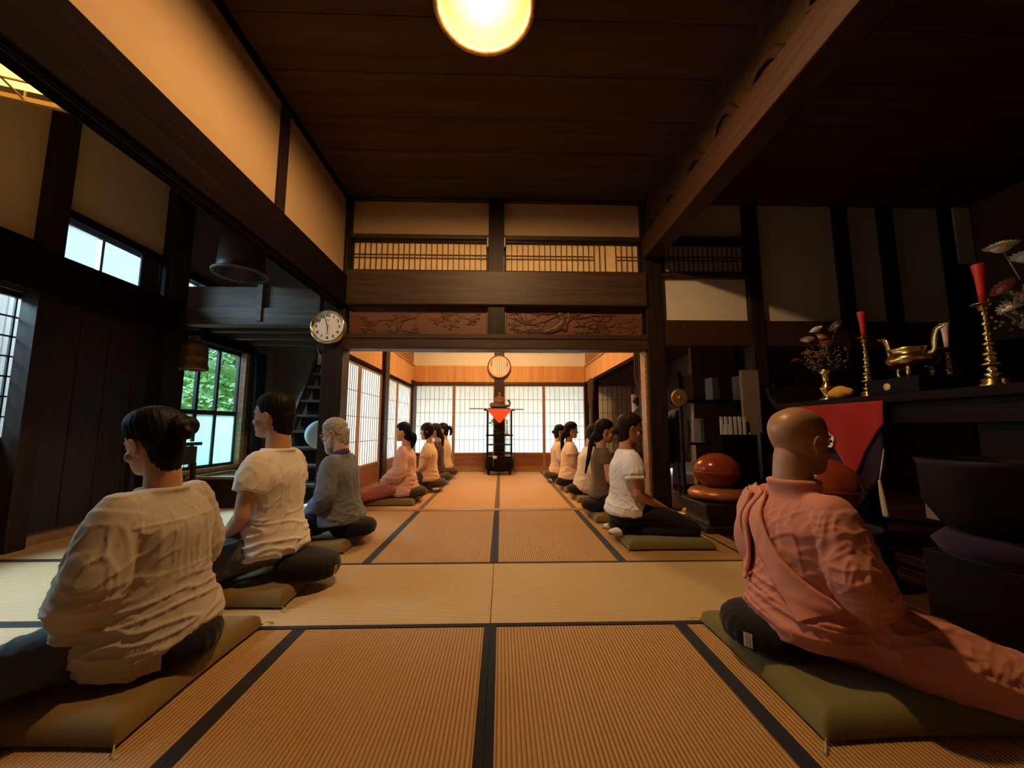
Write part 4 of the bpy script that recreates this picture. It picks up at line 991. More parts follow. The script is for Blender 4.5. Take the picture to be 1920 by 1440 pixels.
# tissue box, dark shapes by the post
t = thing('tissue_box', 'small white box on the floor boards right of the wooden post', 'box', (2.02, 4.22, -.012)); MB().box(-.12, .12, -.06, .06, 0, .07).build('carton', 'offwhite', t, bevel=.003); MB().ball((-.06, 0, .09), (.03, .03, .035), 10).build('tissue', 'petal_yellow', t, smooth=True)
t = thing('gong_wheel', 'dark upright stand with a round pale openwork wheel, against the back wall', 'stand', (2.02, 4.42, 0))
MB().tube([(.03, 0, 0), (.03, 0, 1.2)], .016, 8).box(-.12, .18, -.1, .1, 0, .05).build('pole', 'black', t)
mb = MB(); mb.lathe([(.085, -.008), (.1, 0), (.085, .008)], (.03, 0, 1.30), 32, 'y')
for k in range(8): a = k * PI / 4; mb.tube([(.03, 0, 1.30), (.03 + .09 * math.cos(a), 0, 1.30 + .09 * math.sin(a))], .006, 5)
mb.ball((.03, 0, 1.30), .025).build('wheel', 'gold', t); 
def garment(loc, w_, h, label, mat, rz=0):
    t = thing('hung_garment', label, 'garment', loc, rz); mb = MB()
    mb.loft([(0, 0, 0, w_ * .5, .10), (0, 0, h * .4, w_ * .52, .12), (0, 0, h * .75, w_ * .5, .12), (0, 0, h * .93, w_ * .32, .09), (0, 0, h, .05, .03)], 32, 2.3, n=16)
    me = fuse(mb, .012, 2); c = coords(me); nn = normals(me)
    d = np.array([noise.noise(Vector((p[0] * 16 + 3, p[1] * 16, p[2] * 2.5))) * .022 for p in c]); setco(me, c + nn * d[:, None]); link('fabric', me, mat, t, True)
    MB().tube([(0, 0, -.5), (0, 0, .1)], .012, 6).build('pole', 'black', t); return t
garment((2.02, 4.95, .52), .34, .62, 'black coat bundled on a pole just right of the wooden post', 'curtain')
garment((2.33, 5.15, .52), .32, .68, 'dark striped coat on a pole, second one right of the wooden post', 'bag')
mb = MB()
t = thing('storage_shelf', 'dim shelf with pale packets behind the altar hall beam', 'shelf', (3.6, 6.0, 0))
for z in (.05, .7, 1.35): MB().box(-.9, .9, -.18, .18, z, z + .03).build('board', 'lacquer', t)
for x in (-.88, .88): MB().box(x - .02, x + .02, -.18, .18, 0, 1.8).build('side', 'lacquer', t)
rng = random.Random(6)
for k in range(7):
    hh = rng.uniform(.22, .42); x = -.8 + k * .22 + 3.6
    o = MB().box(x, x + rng.uniform(.05, .16), 5.86, 6.08, .73 if k % 2 else 1.38, (.73 if k % 2 else 1.38) + hh).build('storage_packet', rng.choice(['offwhite', 'label_grey']), None, bevel=.004)
    tag(o, 'pale packet on the dim storage shelf, number %s from its left end' % ('one', 'two', 'three', 'four', 'five', 'six', 'seven')[k], 'packet')
tl = thing('memorial_tablets', 'row of pale upright tablet strips standing in the dark behind the drum', 'tablets', (2.62, 4.35, 0))
MB().box(-.2, .2, -.1, .1, 0, .88).build('cabinet', 'lacquer', tl, bevel=.006)
for k in range(6): MB().box(-.15 + k * .052, -.125 + k * .052, -.012, .012, .88, 1.08).build('strip', 'label_grey', tl)
o = MB().box(2.78, 2.98, 4.40, 4.44, .9, 1.62).build('hanging_scroll', 'plaster_grey', None); tag(o, 'dim grey hanging scroll in the dark behind the robed person', 'scroll')
# ------------------------------------------------------------------ people
HT = [  # z, front y, back y, half width, y of widest
 (.000, .066, .030, .016, .045), (.008, .078, .005, .032, .035), (.022, .085, -.028, .047, .022), (.042, .087, -.046, .056, .012),
 (.062, .085, -.058, .061, .004), (.085, .083, -.076, .066, -.004), (.110, .083, -.090, .070, -.010), (.135, .087, -.098, .0735, -.014),
 (.160, .085, -.100, .0745, -.016), (.187, .076, -.092, .070, -.014), (.208, .058, -.075, .058, -.012), (.223, .032, -.050, .041, -.010), (.232, .006, -.024, .016, -.008)]
def head_sections(n):
    a = catmull([(q[0], q[1], q[2]) for q in HT], n); b = catmull([(q[3], q[4], 0) for q in HT], n)
    return [(p.x, p.y, p.z, max(r.x, .008), r.y) for p, r in zip(a, b)]
def head_rings(n=26, seg=40, off=None):
    out = []
    for z, yf, yb, hw, yc in head_sections(n):
        ring = []
        for i in range(seg):
            t = 2 * PI * i / seg; c, s_ = math.cos(t), math.sin(t)
            e = 2 / 2.25
            x = hw * math.copysign(abs(s_) ** e, s_); y = yc + ((yf - yc) if c > 0 else (yc - yb)) * math.copysign(abs(c) ** e, c)
            ring.append(Vector((x, y, z)))
        out.append(ring)
    return out
def add_xf(mb, fn, m):
    """run fn on a fresh MB and merge it into mb, transformed by m"""
    t = MB(); fn(t); bmesh.ops.transform(t.bm, matrix=m, verts=t.bm.verts)
    me = bpy.data.meshes.new('t'); t.bm.to_mesh(me); t.bm.free(); mb.bm.from_mesh(me); bpy.data.meshes.remove(me)
def head_prims(mb, nk=.05):
    mb.rings(head_rings())
    mb.limb([(0, .079, .128), (0, .088, .108), (0, .101, .086)], [.008, .009, .0115], seg=10)      # nose
    for s_ in (-1, 1): mb.ball((s_ * .011, .092, .079), (.009, .009, .007), 10)
    mb.ball((0, .0865, .052), (.022, .008, .0052), 12); mb.ball((0, .0855, .043), (.019, .008, .0058), 12)   # lips
    mb.ball((0, .078, .018), (.020, .013, .013), 12)                                               # chin
    for s_ in (-1, 1):
        mb.ball((s_ * .031, .070, .113), (.0155, .013, .012), 14)                                  # closed eyelids
        mb.limb([(s_ * .012, .084, .132), (s_ * .034, .081, .135), (s_ * .056, .060, .127)], [.005, .006, .004], seg=8)  # brow ridge
        mb.ball((s_ * .044, .052, .075), (.022, .024, .024), 12)                                   # cheek
        # ear: rim, concha, lobe
        ex = s_ * .073
        rim = [(ex, .006, .098), (ex + s_ * .007, .010, .118), (ex + s_ * .013, -.002, .130), (ex + s_ * .016, -.018, .124), (ex + s_ * .014, -.022, .104), (ex + s_ * .008, -.012, .085), (ex + s_ * .002, -.001, .074)]
        mb.limb(rim, [.004, .0045, .005, .005, .0048, .0045, .006], seg=8, n=18)
        mb.ball((ex + s_ * .004, -.006, .102), (.006, .012, .020), 12)
def head_shape(c):
    """eye sockets, temples: moves points of the fused head (head space)"""
    for s_ in (-1, 1):
        for (px, py, pz), r_, a in (((s_ * .030, .080, .122), .011, .004), ((s_ * .014, .085, .112), .009, .004), ((s_ * .062, .045, .12), .02, .003), ((s_ * .022, .086, .030), .012, .002)):
            d2 = ((c - np.array([px, py, pz])) ** 2).sum(1); c[:, 1] -= a * np.exp(-d2 / r_ ** 2)
    d2 = ((c - np.array([0, .09, .0345])) ** 2 / np.array([4, 1, .5])).sum(1); c[:, 1] -= .003 * np.exp(-d2 / .008 ** 2)
    return c
def hand_prims(mb, wrist, fwd, nrm, curl=.5, side=1):
    """palm and five fingers; fwd = direction of the fingers, nrm = direction the palm faces, side = thumb side"""
    f = Vector(fwd).normalized(); n = Vector(nrm).normalized(); n = (n - f * n.dot(f)).normalized(); s_ = f.cross(n) * side; w_ = Vector(wrist)
    P = lambda a, b, c: w_ + f * a + s_ * b + n * c
    mb.limb([P(-.02, 0, 0), P(.02, 0, 0), P(.055, 0, .002), P(.085, 0, .004)], [.024, .030, .036, .035], ratio=.42, up=n, seg=14)
    for k, (b, L, r_) in enumerate(((.027, .072, .0082), (.009, .080, .0085), (-.009, .075, .0082), (-.026, .060, .0072))):
        a0 = P(.082 - abs(b - .005) * .3, b, .003); pts = [a0]; ang = .15 + curl * .3
        p = a0
        for j, q in enumerate((.45, .32, .23)):
            p = p + (f * math.cos(ang) + n * math.sin(ang)) * L * q + s_ * b * .05; pts.append(p); ang += curl * .75
        mb.limb(pts, [r_, r_ * .98, r_ * .9, r_ * .75], seg=9, n=9)
    mb.limb([P(.015, .022, .004), P(.045, .048, .012), P(.068, .054, .020), P(.088, .050, .024)], [.013, .0115, .0095, .0075], seg=9, n=9)
def fold_field(c, amp, seed, scale=(5, 5, 5), power=2):
    o_ = Vector((seed * 7.3, seed * 3.1, seed * 1.7)); d = np.empty(len(c))
    sx, sy, sz = scale
    for i, p in enumerate(c):
        v = Vector((p[0] * sx, p[1] * sy, p[2] * sz)) + o_
        w_ = noise.noise(v * .5) * 1.3
        n_ = noise.noise(v + Vector((w_, w_, -w_)))
        d[i] = (1 - min(1, abs(n_) * 2.4)) ** power
    return d * amp
def smoothstep(a, b, x):
    t = np.clip((x - a) / (b - a), 0, 1); return t * t * (3 - 2 * t)
def head_matrix(z, pitch, yaw, y=.012):
    return Matrix.Translation((0, y, z)) @ Euler((0, 0, yaw)).to_matrix().to_4x4() @ Matrix.Translation((0, -.01, .04)) @ Euler((-pitch, 0, 0)).to_matrix().to_4x4() @ Matrix.Translation((0, .01, -.04))

def hair_mesh(style, vox, T=.016, seed=1, long_hair=True):
    """hair grown off the skull: thick above the hairline, sunk into the head elsewhere; plus bun / tail / braid"""
    mb = MB(); rg = head_rings(34, 56)
    for k, ring in enumerate(rg):
        for i, p in enumerate(ring):
            y, z, x = p.y, p.z, abs(p.x)
            # lower edge of the hair as a function of y
            if y > .05: hl = .160 + (y - .05) * .35
            elif y > .018: hl = .118 + (y - .018) * 1.35
            elif y > -.018: hl = .122 if long_hair else .118
            else: hl = max(.012, .122 - (-.018 - y) * 2.6)
            if style.get('bob'): hl = (.145 + max(0, (y - .05)) * .2) if y > .045 else (-.002 if y < .02 else .05)
            if style.get('fringe') and y > .04: hl = .130
            if style.get('bald'): hl = .5
            hl += noise.noise(Vector((x * 60 + seed, y * 60, seed))) * .010
            q = max(0, min(1, (z - hl + .004) / .018)); q = q * q * (3 - 2 * q); q2 = .35 + .65 * max(0, min(1, (z - hl) / .055)) ** .7
            c0 = Vector((0, -.012, .11)); n_ = (p - c0).normalized()
            th = T * q2 * (1 + style.get('vol', .4) * max(0, min(1, (z - .16) / .06)))
            if style.get('bob'): th *= 1 + .9 * (1 - min(1, z / .16))
            ring[i] = p + n_ * (q * th - (1 - q) * .007)
    mb.rings(rg)
    if not style.get('bob'): mb.limb([(0, -.050, .11), (0, -.045, .07), (0, -.041, .035), (0, -.038, .012)], [.064, .060, .056, .048] if style.get('long', True) else [.066, .062, .058, .050], seg=24, up=(0, 1, 0))
    if 'bun' in style:
        bx_, by, bz, br = style['bun']; mb.ball((bx_, by, bz), (br * 1.1, br * .9, br), 18); mb.limb([(bx_ * .5, -.07, bz), (bx_, by, bz)], [.035, br * .75])
        if style.get('messy'):
            rng = random.Random(seed)
            for k in range(8):
                a = rng.uniform(0, 6.28); mb.limb([(bx_, by, bz), (bx_ + br * math.cos(a), by + br * .5 * math.sin(a) - .01, bz + br * math.sin(a)), (bx_ + br * 1.3 * math.cos(a + .6), by, bz + br * 1.25 * math.sin(a + .6))], [.02, .014, .006], seg=8)
    if 'tail' in style: mb.limb(style['tail'], style.get('tail_r', [.018, .035, .036, .02, .006]), seg=12, n=16)
    me = fuse(mb, vox, 4)
    c = coords(me); nn = normals(me); o_ = Vector((seed, seed * 2.1, 0))
    if style.get('curl'):
        d = np.array([noise.noise(Vector(p) * 75 + o_) for p in c]) * .004
    else:
        d = np.array([noise.noise(Vector((math.atan2(p[0], -(p[1] + .012)) * 22, (p[1] + p[2]) * 6, 0)) + o_) for p in c]) * .0040 + np.array([noise.noise(Vector((math.atan2(p[0], -(p[1] + .012)) * 60, p[2] * 12, 0)) + o_) for p in c]) * .0016
    c = c + nn * d[:, None]
    return me, c
def person(name, label, loc, rz, s, top, bottom, hair, skin='skin', pitch=.12, yaw=0, pose='lotus', vox=.007, seed=1, lean=0, beard=False, glasses=False, robe=False, arms='lap', width=1.0, neck=.056, hs=1.04, hdz=0, group=None):
    t = thing('person', label, 'person', loc, rz, group)
    kneel = pose == 'kneel'
    zp = .235 if not kneel else .265
    HZ = (.782 if not kneel else .805) + hdz; dz = HZ - .782
    Hm = Matrix.Translation((0, lean * .7, 0)) @ head_matrix(HZ, pitch, yaw) @ Matrix.Scale(hs, 4)
    L = lambda p: Vector((p[0], p[1] + lean * max(0, (p[2] - zp)) / .56 * .7, p[2]))
    sh = .165 * width
    # --- skeleton
    SH, EL, WR = {}, {}, {}
    for sd in (-1, 1):
        SH[sd] = L((sd * sh, -.012, .655 + dz)); 
        if arms == 'lap': EL[sd] = L((sd * (.232 * width), .005, .405)); WR[sd] = Vector((sd * .075, .205, .235))
        else: EL[sd] = L((sd * (.215 * width), .01, .40)); WR[sd] = Vector((sd * .11, .27, .27))
    if not kneel:
        legs = {sd: [(sd * .085, .02, .215), (sd * .22, .21, .165), (sd * .34, .38, .128)] for sd in (-1, 1)}
        shin = {1: [(.34, .38, .12), (.14, .43, .105), (-.09, .36, .098)], -1: [(-.34, .38, .12), (-.16, .34, .13), (.08, .26, .135)]}
    else:
        legs = {sd: [(sd * .08, .01, .25), (sd * .13, .26, .20), (sd * .17, .46, .135)] for sd in (-1, 1)}
        shin = {sd: [(sd * .17, .46, .115), (sd * .15, .25, .105), (sd * .09, -.07, .10)] for sd in (-1, 1)}
    # --- continuous body
    mb = MB()
    add_xf(mb, head_prims, Hm)
    nk0 = Hm @ Vector((0, -.025, .055)); nk1 = L((0, -.022, .715 + dz))
    mb.limb([nk0, nk0.lerp(nk1, .55) + Vector((0, -.004, 0)), nk1, L((0, -.02, .66 + dz)), L((0, -.02, .60 + dz))], [neck * 1.0, neck * 1.0, neck * 1.04, neck * 1.0, neck * .95], seg=24)
    if robe or beard: pass
    mb.limb([L((0, -.02, .62)), L((0, -.02, .56)), L((0, -.01, .40)), (0, 0, .22)], [.05, .055, .065, .08], seg=20)
    for sd in (-1, 1):
        mb.limb([L((0, -.02, .68 + dz)), L((sd * .09, -.018, .675 + dz)), SH[sd]], [.035, .035, .042])
        mb.limb([SH[sd], (SH[sd] + EL[sd]) / 2 + Vector((sd * .008, 0, 0)), EL[sd]], [.046, .043, .036])
        mb.limb([EL[sd], (EL[sd] * .6 + WR[sd] * .4), WR[sd]], [.036, .036, .024])
        if arms == 'lap': hand_prims(mb, WR[sd], (-sd * .9, .35, -.22 + (.1 if sd > 0 else 0)), (0, -.25, 1), .35, side=sd)
        else: hand_prims(mb, WR[sd], (-sd * .3, .8, -.35), (-sd * .2, -.2, -1), .35, side=-sd)
        mb.limb([Vector(q) for q in legs[sd]], [.07, .06, .045]); mb.limb([Vector(q) for q in shin[sd]], [.04, .042, .032])
        if not kneel:
            a = Vector(shin[sd][-1]); d = Vector((-sd * .7, -.25, 0)); mb.limb([a, a + d * .10, a + d * .20], [.032, .034, .022], ratio=.7)
        else:
            a = Vector(shin[sd][-1]); mb.limb([a, a + Vector((0, -.04, -.012)), a + Vector((0, -.11, -.02))], [.034, .032, .02])
    me = fuse(mb, min(vox, .0055) if vox < .009 else .0075, 2)
    c = coords(me); Hi = np.array(Hm.inverted()); Hf = np.array(Hm)
    msk = c[:, 2] > (HZ - .03)
    hc = c[msk] @ Hi[:3, :3].T + Hi[:3, 3]; hc = head_shape(hc); c[msk] = hc @ Hf[:3, :3].T + Hf[:3, 3]
    setco(me, c * s); link('body', me, skin, t, True)
    # --- head details
    def hpart(nm, fn, mat, smooth=True):
        m_ = MB(); fn(m_); bmesh.ops.transform(m_.bm, matrix=Matrix.Scale(s, 4) @ Hm, verts=m_.bm.verts); return m_.build(nm, mat, t, smooth)
    if vox < .0125:
        hpart('eyelashes', lambda m_: [m_.limb([(sd * .019, .0815, .109), (sd * .031, .0835, .1065), (sd * .044, .077, .109)], [.001, .0016, .001], seg=6) for sd in (-1, 1)], 'lash')
        hpart('eyebrows', lambda m_: [m_.limb([(sd * .014, .0895, .134), (sd * .034, .086, .139), (sd * .054, .068, .132)], [.002, .003, .0015], seg=6, ratio=.6) for sd in (-1, 1)], hair.get('mat', 'hair') if not beard else 'hair_grey')
        hpart('lips', lambda m_: (m_.ball((0, .0905, .0505), (.017, .005, .0032), 10), m_.ball((0, .0895, .0435), (.015, .005, .0036), 10)), 'lips')
    if glasses:
        def gl(m_):
            for sd in (-1, 1):
                m_.tube([(sd * .034 + .024 * math.cos(a), .098 - abs(.024 * math.cos(a)) * .1, .110 + .018 * math.sin(a)) for a in [2 * PI * k / 20 for k in range(21)]], .0014, 6)
                m_.tube([(sd * .058, .094, .114), (sd * .074, .05, .118), (sd * .078, -.005, .118), (sd * .074, -.025, .105)], .0014, 6)
            m_.tube([(-.011, .100, .113), (.011, .100, .113)], .0014, 6)
        hpart('glasses', gl, 'label_grey')
    if not hair.get('bald'):
        me, c = hair_mesh(hair, .0045 if vox < .009 else .007, hair.get('T', .016), seed, hair.get('long', True))
        c = (c @ Hf[:3, :3].T + Hf[:3, 3]) * s; setco(me, c); link('hair', me, hair.get('mat', 'hair'), t, True)
    if beard:
        m_ = MB(); m_.loft([(0, .070, -.045, .012, .012), (0, .072, -.03, .030, .022), (0, .066, -.005, .045, .032), (0, .050, .020, .056, .045), (0, .040, .045, .064, .052), (0, .025, .070, .069, .045), (0, .012, .092, .068, .02)], 26, n=16)
        m_.limb([(-.03, .088, .054), (0, .094, .061), (.03, .088, .054)], [.006, .008, .006])
        me = fuse(m_, .004, 1); c = coords(me); nn = normals(me)
        d = np.array([noise.noise(Vector((p[0] * 90, p[1] * 90, p[2] * 30))) for p in c]) * .005
        c = c + nn * d[:, None]; c = (c @ Hf[:3, :3].T + Hf[:3, 3]) * s; setco(me, c); link('beard', me, 'beard', t, True)
    # --- trousers
    if bottom:
        lo = bottom.get('loose', 0); mb = MB()
        mb.loft([(0, -.01, .135, .13, .10), (0, -.012, .17, .175 + lo, .135), (0, -.01, .235, .172 + lo, .130 + lo), (0, -.008, .31, .12, .09)], 32, 2.3, n=10)
        for sd in (-1, 1):
            mb.limb([Vector(q) for q in legs[sd]], [.092 + lo, .085 + lo, .062 + lo * .6], seg=18); mb.limb([Vector(q) for q in shin[sd]], [.062 + lo * .6, .054 + lo, .043 + lo], seg=18)
        me = fuse(mb, vox * 1.15, 4); c = coords(me); nn = normals(me)
        a = bottom.get('amp', .007)
        d = fold_field(c, a, seed + 11, (9, 16, 9)) + np.array([noise.noise(Vector(p) * 9) for p in c]) * a * .5
        c = c + nn * d[:, None]; c[:, 2] = np.maximum(c[:, 2], .070 / s)
        setco(me, c * s); link('trousers', me, bottom['mat'], t, True)
        if bottom.get('socks'):
            for sd in (-1, 1):
                m_ = MB(); a_ = Vector(shin[sd][-1]); m_.limb([a_ + Vector((0, .02, 0)), a_ + Vector((0, -.04, -.010)), a_ + Vector((0, -.10, -.016))], [.036, .036, .024])
                me = fuse(m_, .007, 1); setco(me, coords(me) * s); link('sock', me, 'white', t, True)
    # --- top garment
    if top:
        lo = top.get('loose', 0); hem = top.get('hem', .19); mb = MB()
        secs = [(0, -.016, hem, .192 * width + lo * 1.6, .152 + lo * 1.5), (0, -.018, hem + .05, .192 * width + lo * 1.5, .150 + lo * 1.4), (0, -.012, .36, .165 * width + lo, .122 + lo), (0, -.014, .48, .172 * width + lo, .120 + lo * .8),
                (0, -.020, .58 + dz, .185 * width + lo * .7, .115 + lo * .6), (0, -.020, .645 + dz, .165 * width + lo * .3, .093 + lo * .3), (0, -.022, .692 + dz, .108, .076), (0, -.022, .722 + dz + top.get('collar', 0), neck * 1.34, neck * 1.30)]
        secs = [(q[0], q[1] + lean * max(0, q[2] - zp) / .56 * .7, *q[2:]) for q in secs]
        mb.loft(secs, 40, 2.3, n=28)
        sl = top.get('sleeve', .6); sr = top.get('sleeve_r', .0)
        for sd in (-1, 1):
            mb.limb([L((0, -.022, .67 + dz)), L((sd * .09, -.022, .668 + dz)), SH[sd]], [.05, .05, .058 + lo * .5], seg=18)
            full = [SH[sd], (SH[sd] + EL[sd]) / 2, EL[sd], EL[sd] * .5 + WR[sd] * .5, WR[sd]]
            if sl <= .6: pts = [SH[sd], SH[sd].lerp(EL[sd], sl * .5), SH[sd].lerp(EL[sd], sl)]; rr = [.062 + lo * .6, .064 + lo * .8 + sr * .5, .060 + lo * .8 + sr]
            else:
                pts = full if sl >= 1.9 else full[:4]; rr = [.062 + lo * .6, .060 + lo * .8 + sr * .4, .056 + lo * .8 + sr * .7, .05 + lo * .7 + sr, .036 + lo * .5 + sr * 1.2][:len(pts)]
            mb.limb(pts, rr, seg=18, rnd=False)
        if top.get('ruffle'):
            for sd in (-1, 1):
                a_ = SH[sd].lerp(EL[sd], .35); mb.tube([a_, a_.lerp(EL[sd], .35)], [.062, .088], 18)
        if top.get('cape'):     # wide hanging sleeve tips (blouse, robe)
            for sd in (-1, 1):
                e_ = EL[sd]; w_ = WR[sd]; k = top['cape']
                mb.limb([e_ + Vector((sd * .0, .01, .02)), e_ * .6 + w_ * .4 + Vector((0, 0, -.25 * k)), e_ * .35 + w_ * .65 + Vector((sd * .03, .0, -.35 * k))], [.07, .07, .055], ratio=.7, seg=18)
        if top.get('tunic'):     # long shirt tail spreading over hips and thighs
            k = top['tunic']
            mb.loft([(0, -.03, .10, .20 * k, .15 * k), (0, -.02, .16, .205 * k, .165), (0, -.012, .30, .19, .145)], 36, 2.4, n=10)
            for sd in (-1, 1): mb.limb([(sd * .09, .0, .23), (sd * .17, .13, .20)], [.10, .075])
        if top.get('robe'):
            for sd in (-1, 1):
                mb.limb([Vector(q) + Vector((0, 0, .012)) for q in legs[sd]], [.125, .12, .098], seg=20); mb.limb([Vector(q) + Vector((0, 0, .01)) for q in shin[sd]], [.098, .09, .08], seg=18)
            mb.limb([(0, .05, .2), (0, .3, .14)], [.13, .09])
        me = fuse(mb, vox, top.get('sm', 4)); c = coords(me); nn = normals(me)
        a = top.get('amp', .009)
        zn = c[:, 2]
        low = smoothstep(.50, .28, zn); hor = fold_field(c, a * 1.1, seed, (4, 6, 21), 3); ver = fold_field(c, a * .8, seed + 5, (19, 16, 3.2), 3); dg_ = fold_field(np.stack([c[:, 0] + c[:, 2], c[:, 1], c[:, 2] - c[:, 0]], 1), a * .8, seed + 9, (4.5, 11, 14), 3)
        mid = smoothstep(.70, .58, zn)
        d = hor * low + ver * (1 - low) * mid * .8 + dg_ * mid * .6
        d += np.array([noise.noise(Vector(p) * 7) for p in c]) * a * .55
        if top.get('yoke'):
            yz = .595; back = smoothstep(.02, -.02, c[:, 1]) * (abs(c[:, 0]) < .2); d += .004 * np.exp(-((zn - yz) / .004) ** 2) * back
            pl = smoothstep(.60, .585, zn) * smoothstep(.3, .5, zn) * back; d += .0045 * pl * (np.exp(-((c[:, 0] - .02) / .010) ** 2) + np.exp(-((c[:, 0] + .035) / .009) ** 2) + .6 * np.exp(-((c[:, 0] - .085) / .008) ** 2))
        if top.get('seams', 1):
            for sd in (-1, 1):   # armhole seams
                dd = abs((abs(c[:, 0]) - sh * .98) * 1.0 + (c[:, 2] - .62) * .12); d -= .0035 * np.exp(-(dd / .004) ** 2) * (zn > .5) * (abs(c[:, 0]) < sh * 1.3) * .5
            d += .003 * np.exp(-((zn - (.712 + dz)) / .005) ** 2)   # collar rib
        c = c + nn * d[:, None]
        c[:, 2] = np.maximum(c[:, 2], .073 / s)
        setco(me, c * s); to = link('shirt' if not top.get('robe') else 'robe', me, top['mat'], t, True)
        if top.get('collar_mat'):
            m_ = MB(); m_.limb([L((0, -.022, .712 + dz)), L((0, -.012, .75 + dz))], [neck * 1.30, neck * 1.16], seg=28, rnd=False)
            o = m_.build('inner_collar', top['collar_mat'], t, True)
            o.data.transform(Matrix.Scale(s, 4))
        t['_top'] = to.name
    return t
def bvh_of(t):
    o = bpy.data.objects[t['_top']]; me = o.data
    return BVHTree.FromPolygons([v.co.copy() for v in me.vertices], [tuple(p.vertices) for p in me.polygons])
def zafu(loc, label, s=1.0, tag_rz=None, tilt=0, mat='zafu', tagm='label'):
    t = thing('zafu_cushion', label, 'round cushion', loc)
    mb = MB(); r_ = .18 * s; n = 96; out = []
    prof = [(.02, .004), (.12, .0), (.165, .018), (.18, .05), (.178, .085), (.155, .112), (.10, .128), (.02, .130)]
    q = catmull([(a, b, 0) for a, b in prof], 20)
    for p in q:
        out.append([(p.x * s * (1 + .012 * math.sin(i * 2 * PI / n * 24) * (p.x > .1)) * math.cos(2 * PI * i / n), p.x * s * (1 + .012 * math.sin(i * 2 * PI / n * 24)) * math.sin(2 * PI * i / n), p.y) for i in range(n)])
    mb.rings(out); mb.build('cushion_body', mat, t, smooth=True)
    if tag_rz is not None:
        m_ = MB(); pts = []
        for k in range(7):
            a = tag_rz + (k - 3) * .028; rr = r_ * 1.02
            pts.append([(rr * math.cos(a), rr * math.sin(a), z) for z in (.035, .085)])
        for a, b in zip(pts, pts[1:]): m_.bm.faces.new([m_.bm.verts.new(v) for v in (a[0], b[0], b[1], a[1])])
        o = m_.build('sewn_tag', tagm, t); s_ = o.modifiers.new('s', 'SOLIDIFY'); s_.thickness = .003; s_.offset = 1
    if tilt: t.rotation_euler.y = tilt
    return t
def zabuton(cx, cy, label, rz=0, mat='zabuton', w_=.70, d_=.70, h=.068, seed=0, loads=(), group=None):
    t = thing('zabuton_cushion', label, 'square cushion', (cx, cy, .002), rz, group)
    n = 60; mb = MB(); rng = random.Random(seed); top_, bot = [], []
    for j in range(n + 1):
        rt, rb = [], []
        for i in range(n + 1):
            u, v = i / n * 2 - 1, j / n * 2 - 1
            # pinch sides between the corners
            x = u * w_ / 2 * (1 - .035 * (1 - v * v)); y = v * d_ / 2 * (1 - .035 * (1 - u * u))
            e = min(1 - abs(u), 1 - abs(v)); pr = max(0, min(1, e / .16)); prof = math.sqrt(max(0, 1 - (1 - pr) ** 2))
            z = h * prof * (.86 + .14 * (1 - u * u) * (1 - v * v))
            wr = noise.noise(Vector((x * 9 + seed, y * 9, 0))) * .004 + (1 - abs(noise.noise(Vector((math.atan2(v, u) * 4 + seed, math.hypot(u, v) * 1.5, 3))))) ** 3 * .006 * max(0, min(1, (math.hypot(u, v) - .5)))
            z = z + wr * prof
            for lx, ly, lr, ld in loads: z -= ld * math.exp(-((x - lx) ** 2 + (y - ly) ** 2) / lr ** 2) * prof
            rt.append(mb.bm.verts.new((x, y, max(.006, .012 + z)))); rb.append(mb.bm.verts.new((x * (.93 + .07 * (1 - prof)), y * (.93 + .07 * (1 - prof)), .011 * (1 - prof))))
        top_.append(rt); bot.append(rb)
    for j in range(n):
        for i in range(n):
            mb.bm.faces.new((top_[j][i], top_[j][i + 1], top_[j + 1][i + 1], top_[j + 1][i])); mb.bm.faces.new((bot[j][i], bot[j + 1][i], bot[j + 1][i + 1], bot[j][i + 1]))
    for k in range(n):
        for a, b in (((0, k), (0, k + 1)), ((n, k + 1), (n, k)), ((k + 1, 0), (k, 0)), ((k, n), (k + 1, n))):
            mb.bm.faces.new((top_[a[0]][a[1]], bot[a[0]][a[1]], bot[b[0]][b[1]], top_[b[0]][b[1]]))
    mb.build('cushion_body', mat, t, smooth=True)
    for sx in (-1, 1):
        for sy in (-1, 1):
            m_ = MB()
            for k in range(6):
                a = rng.uniform(-.6, .6); b = Vector((sx * w_ / 2, sy * d_ / 2, .014)); d = Vector((sx * math.cos(a), sy * math.cos(a) + .5 * math.sin(a), 0)).normalized()
                m_.tube([b - d * .01, b + d * .012 + Vector((0, 0, .003)), b + d * rng.uniform(.03, .05) + Vector((0, 0, -.012))], .0016, 4)
            m_.build('tassel', 'tassel', t)
    return t
LEFT, RIGHT = PI / 2, -PI / 2
HB = dict
# left row -------------------------------------------------------------
zabuton(-1.50, 1.66, 'olive brown square cushion nearest the viewer on the left', seed=1, w_=.72, d_=.73)
zafu((-1.31, 1.66, .068), 'black round cushion under the person in the off white blouse', 1.02, R(-58), tagm='label_grey')
person('blouse_woman', 'person seen from behind in a loose off white blouse, black hair in a messy bun', (-1.38, 1.66, 0), LEFT, 1.0,
       HB(mat='linen', loose=.030, hem=.15, sleeve=1.2, sleeve_r=.022, amp=.009, cape=.5, tunic=1.1, yoke=1, sm=5), HB(mat='trouser_slate', loose=.006), HB(bun=(.025, -.128, .150, .040), messy=1, T=.015, vol=.9), 'skin', .26, -.15, vox=.0065, seed=16, width=1.0, lean=.03, hs=1.04, neck=.060, hdz=-.006)
zabuton(-1.50, 2.53, 'olive brown square cushion under the person in the white t-shirt', seed=2, w_=.70, d_=.66)
zafu((-1.19, 2.53, .068), 'black round cushion with a tan tag under the person in the white t-shirt', 1.02, R(-12), tilt=R(8))
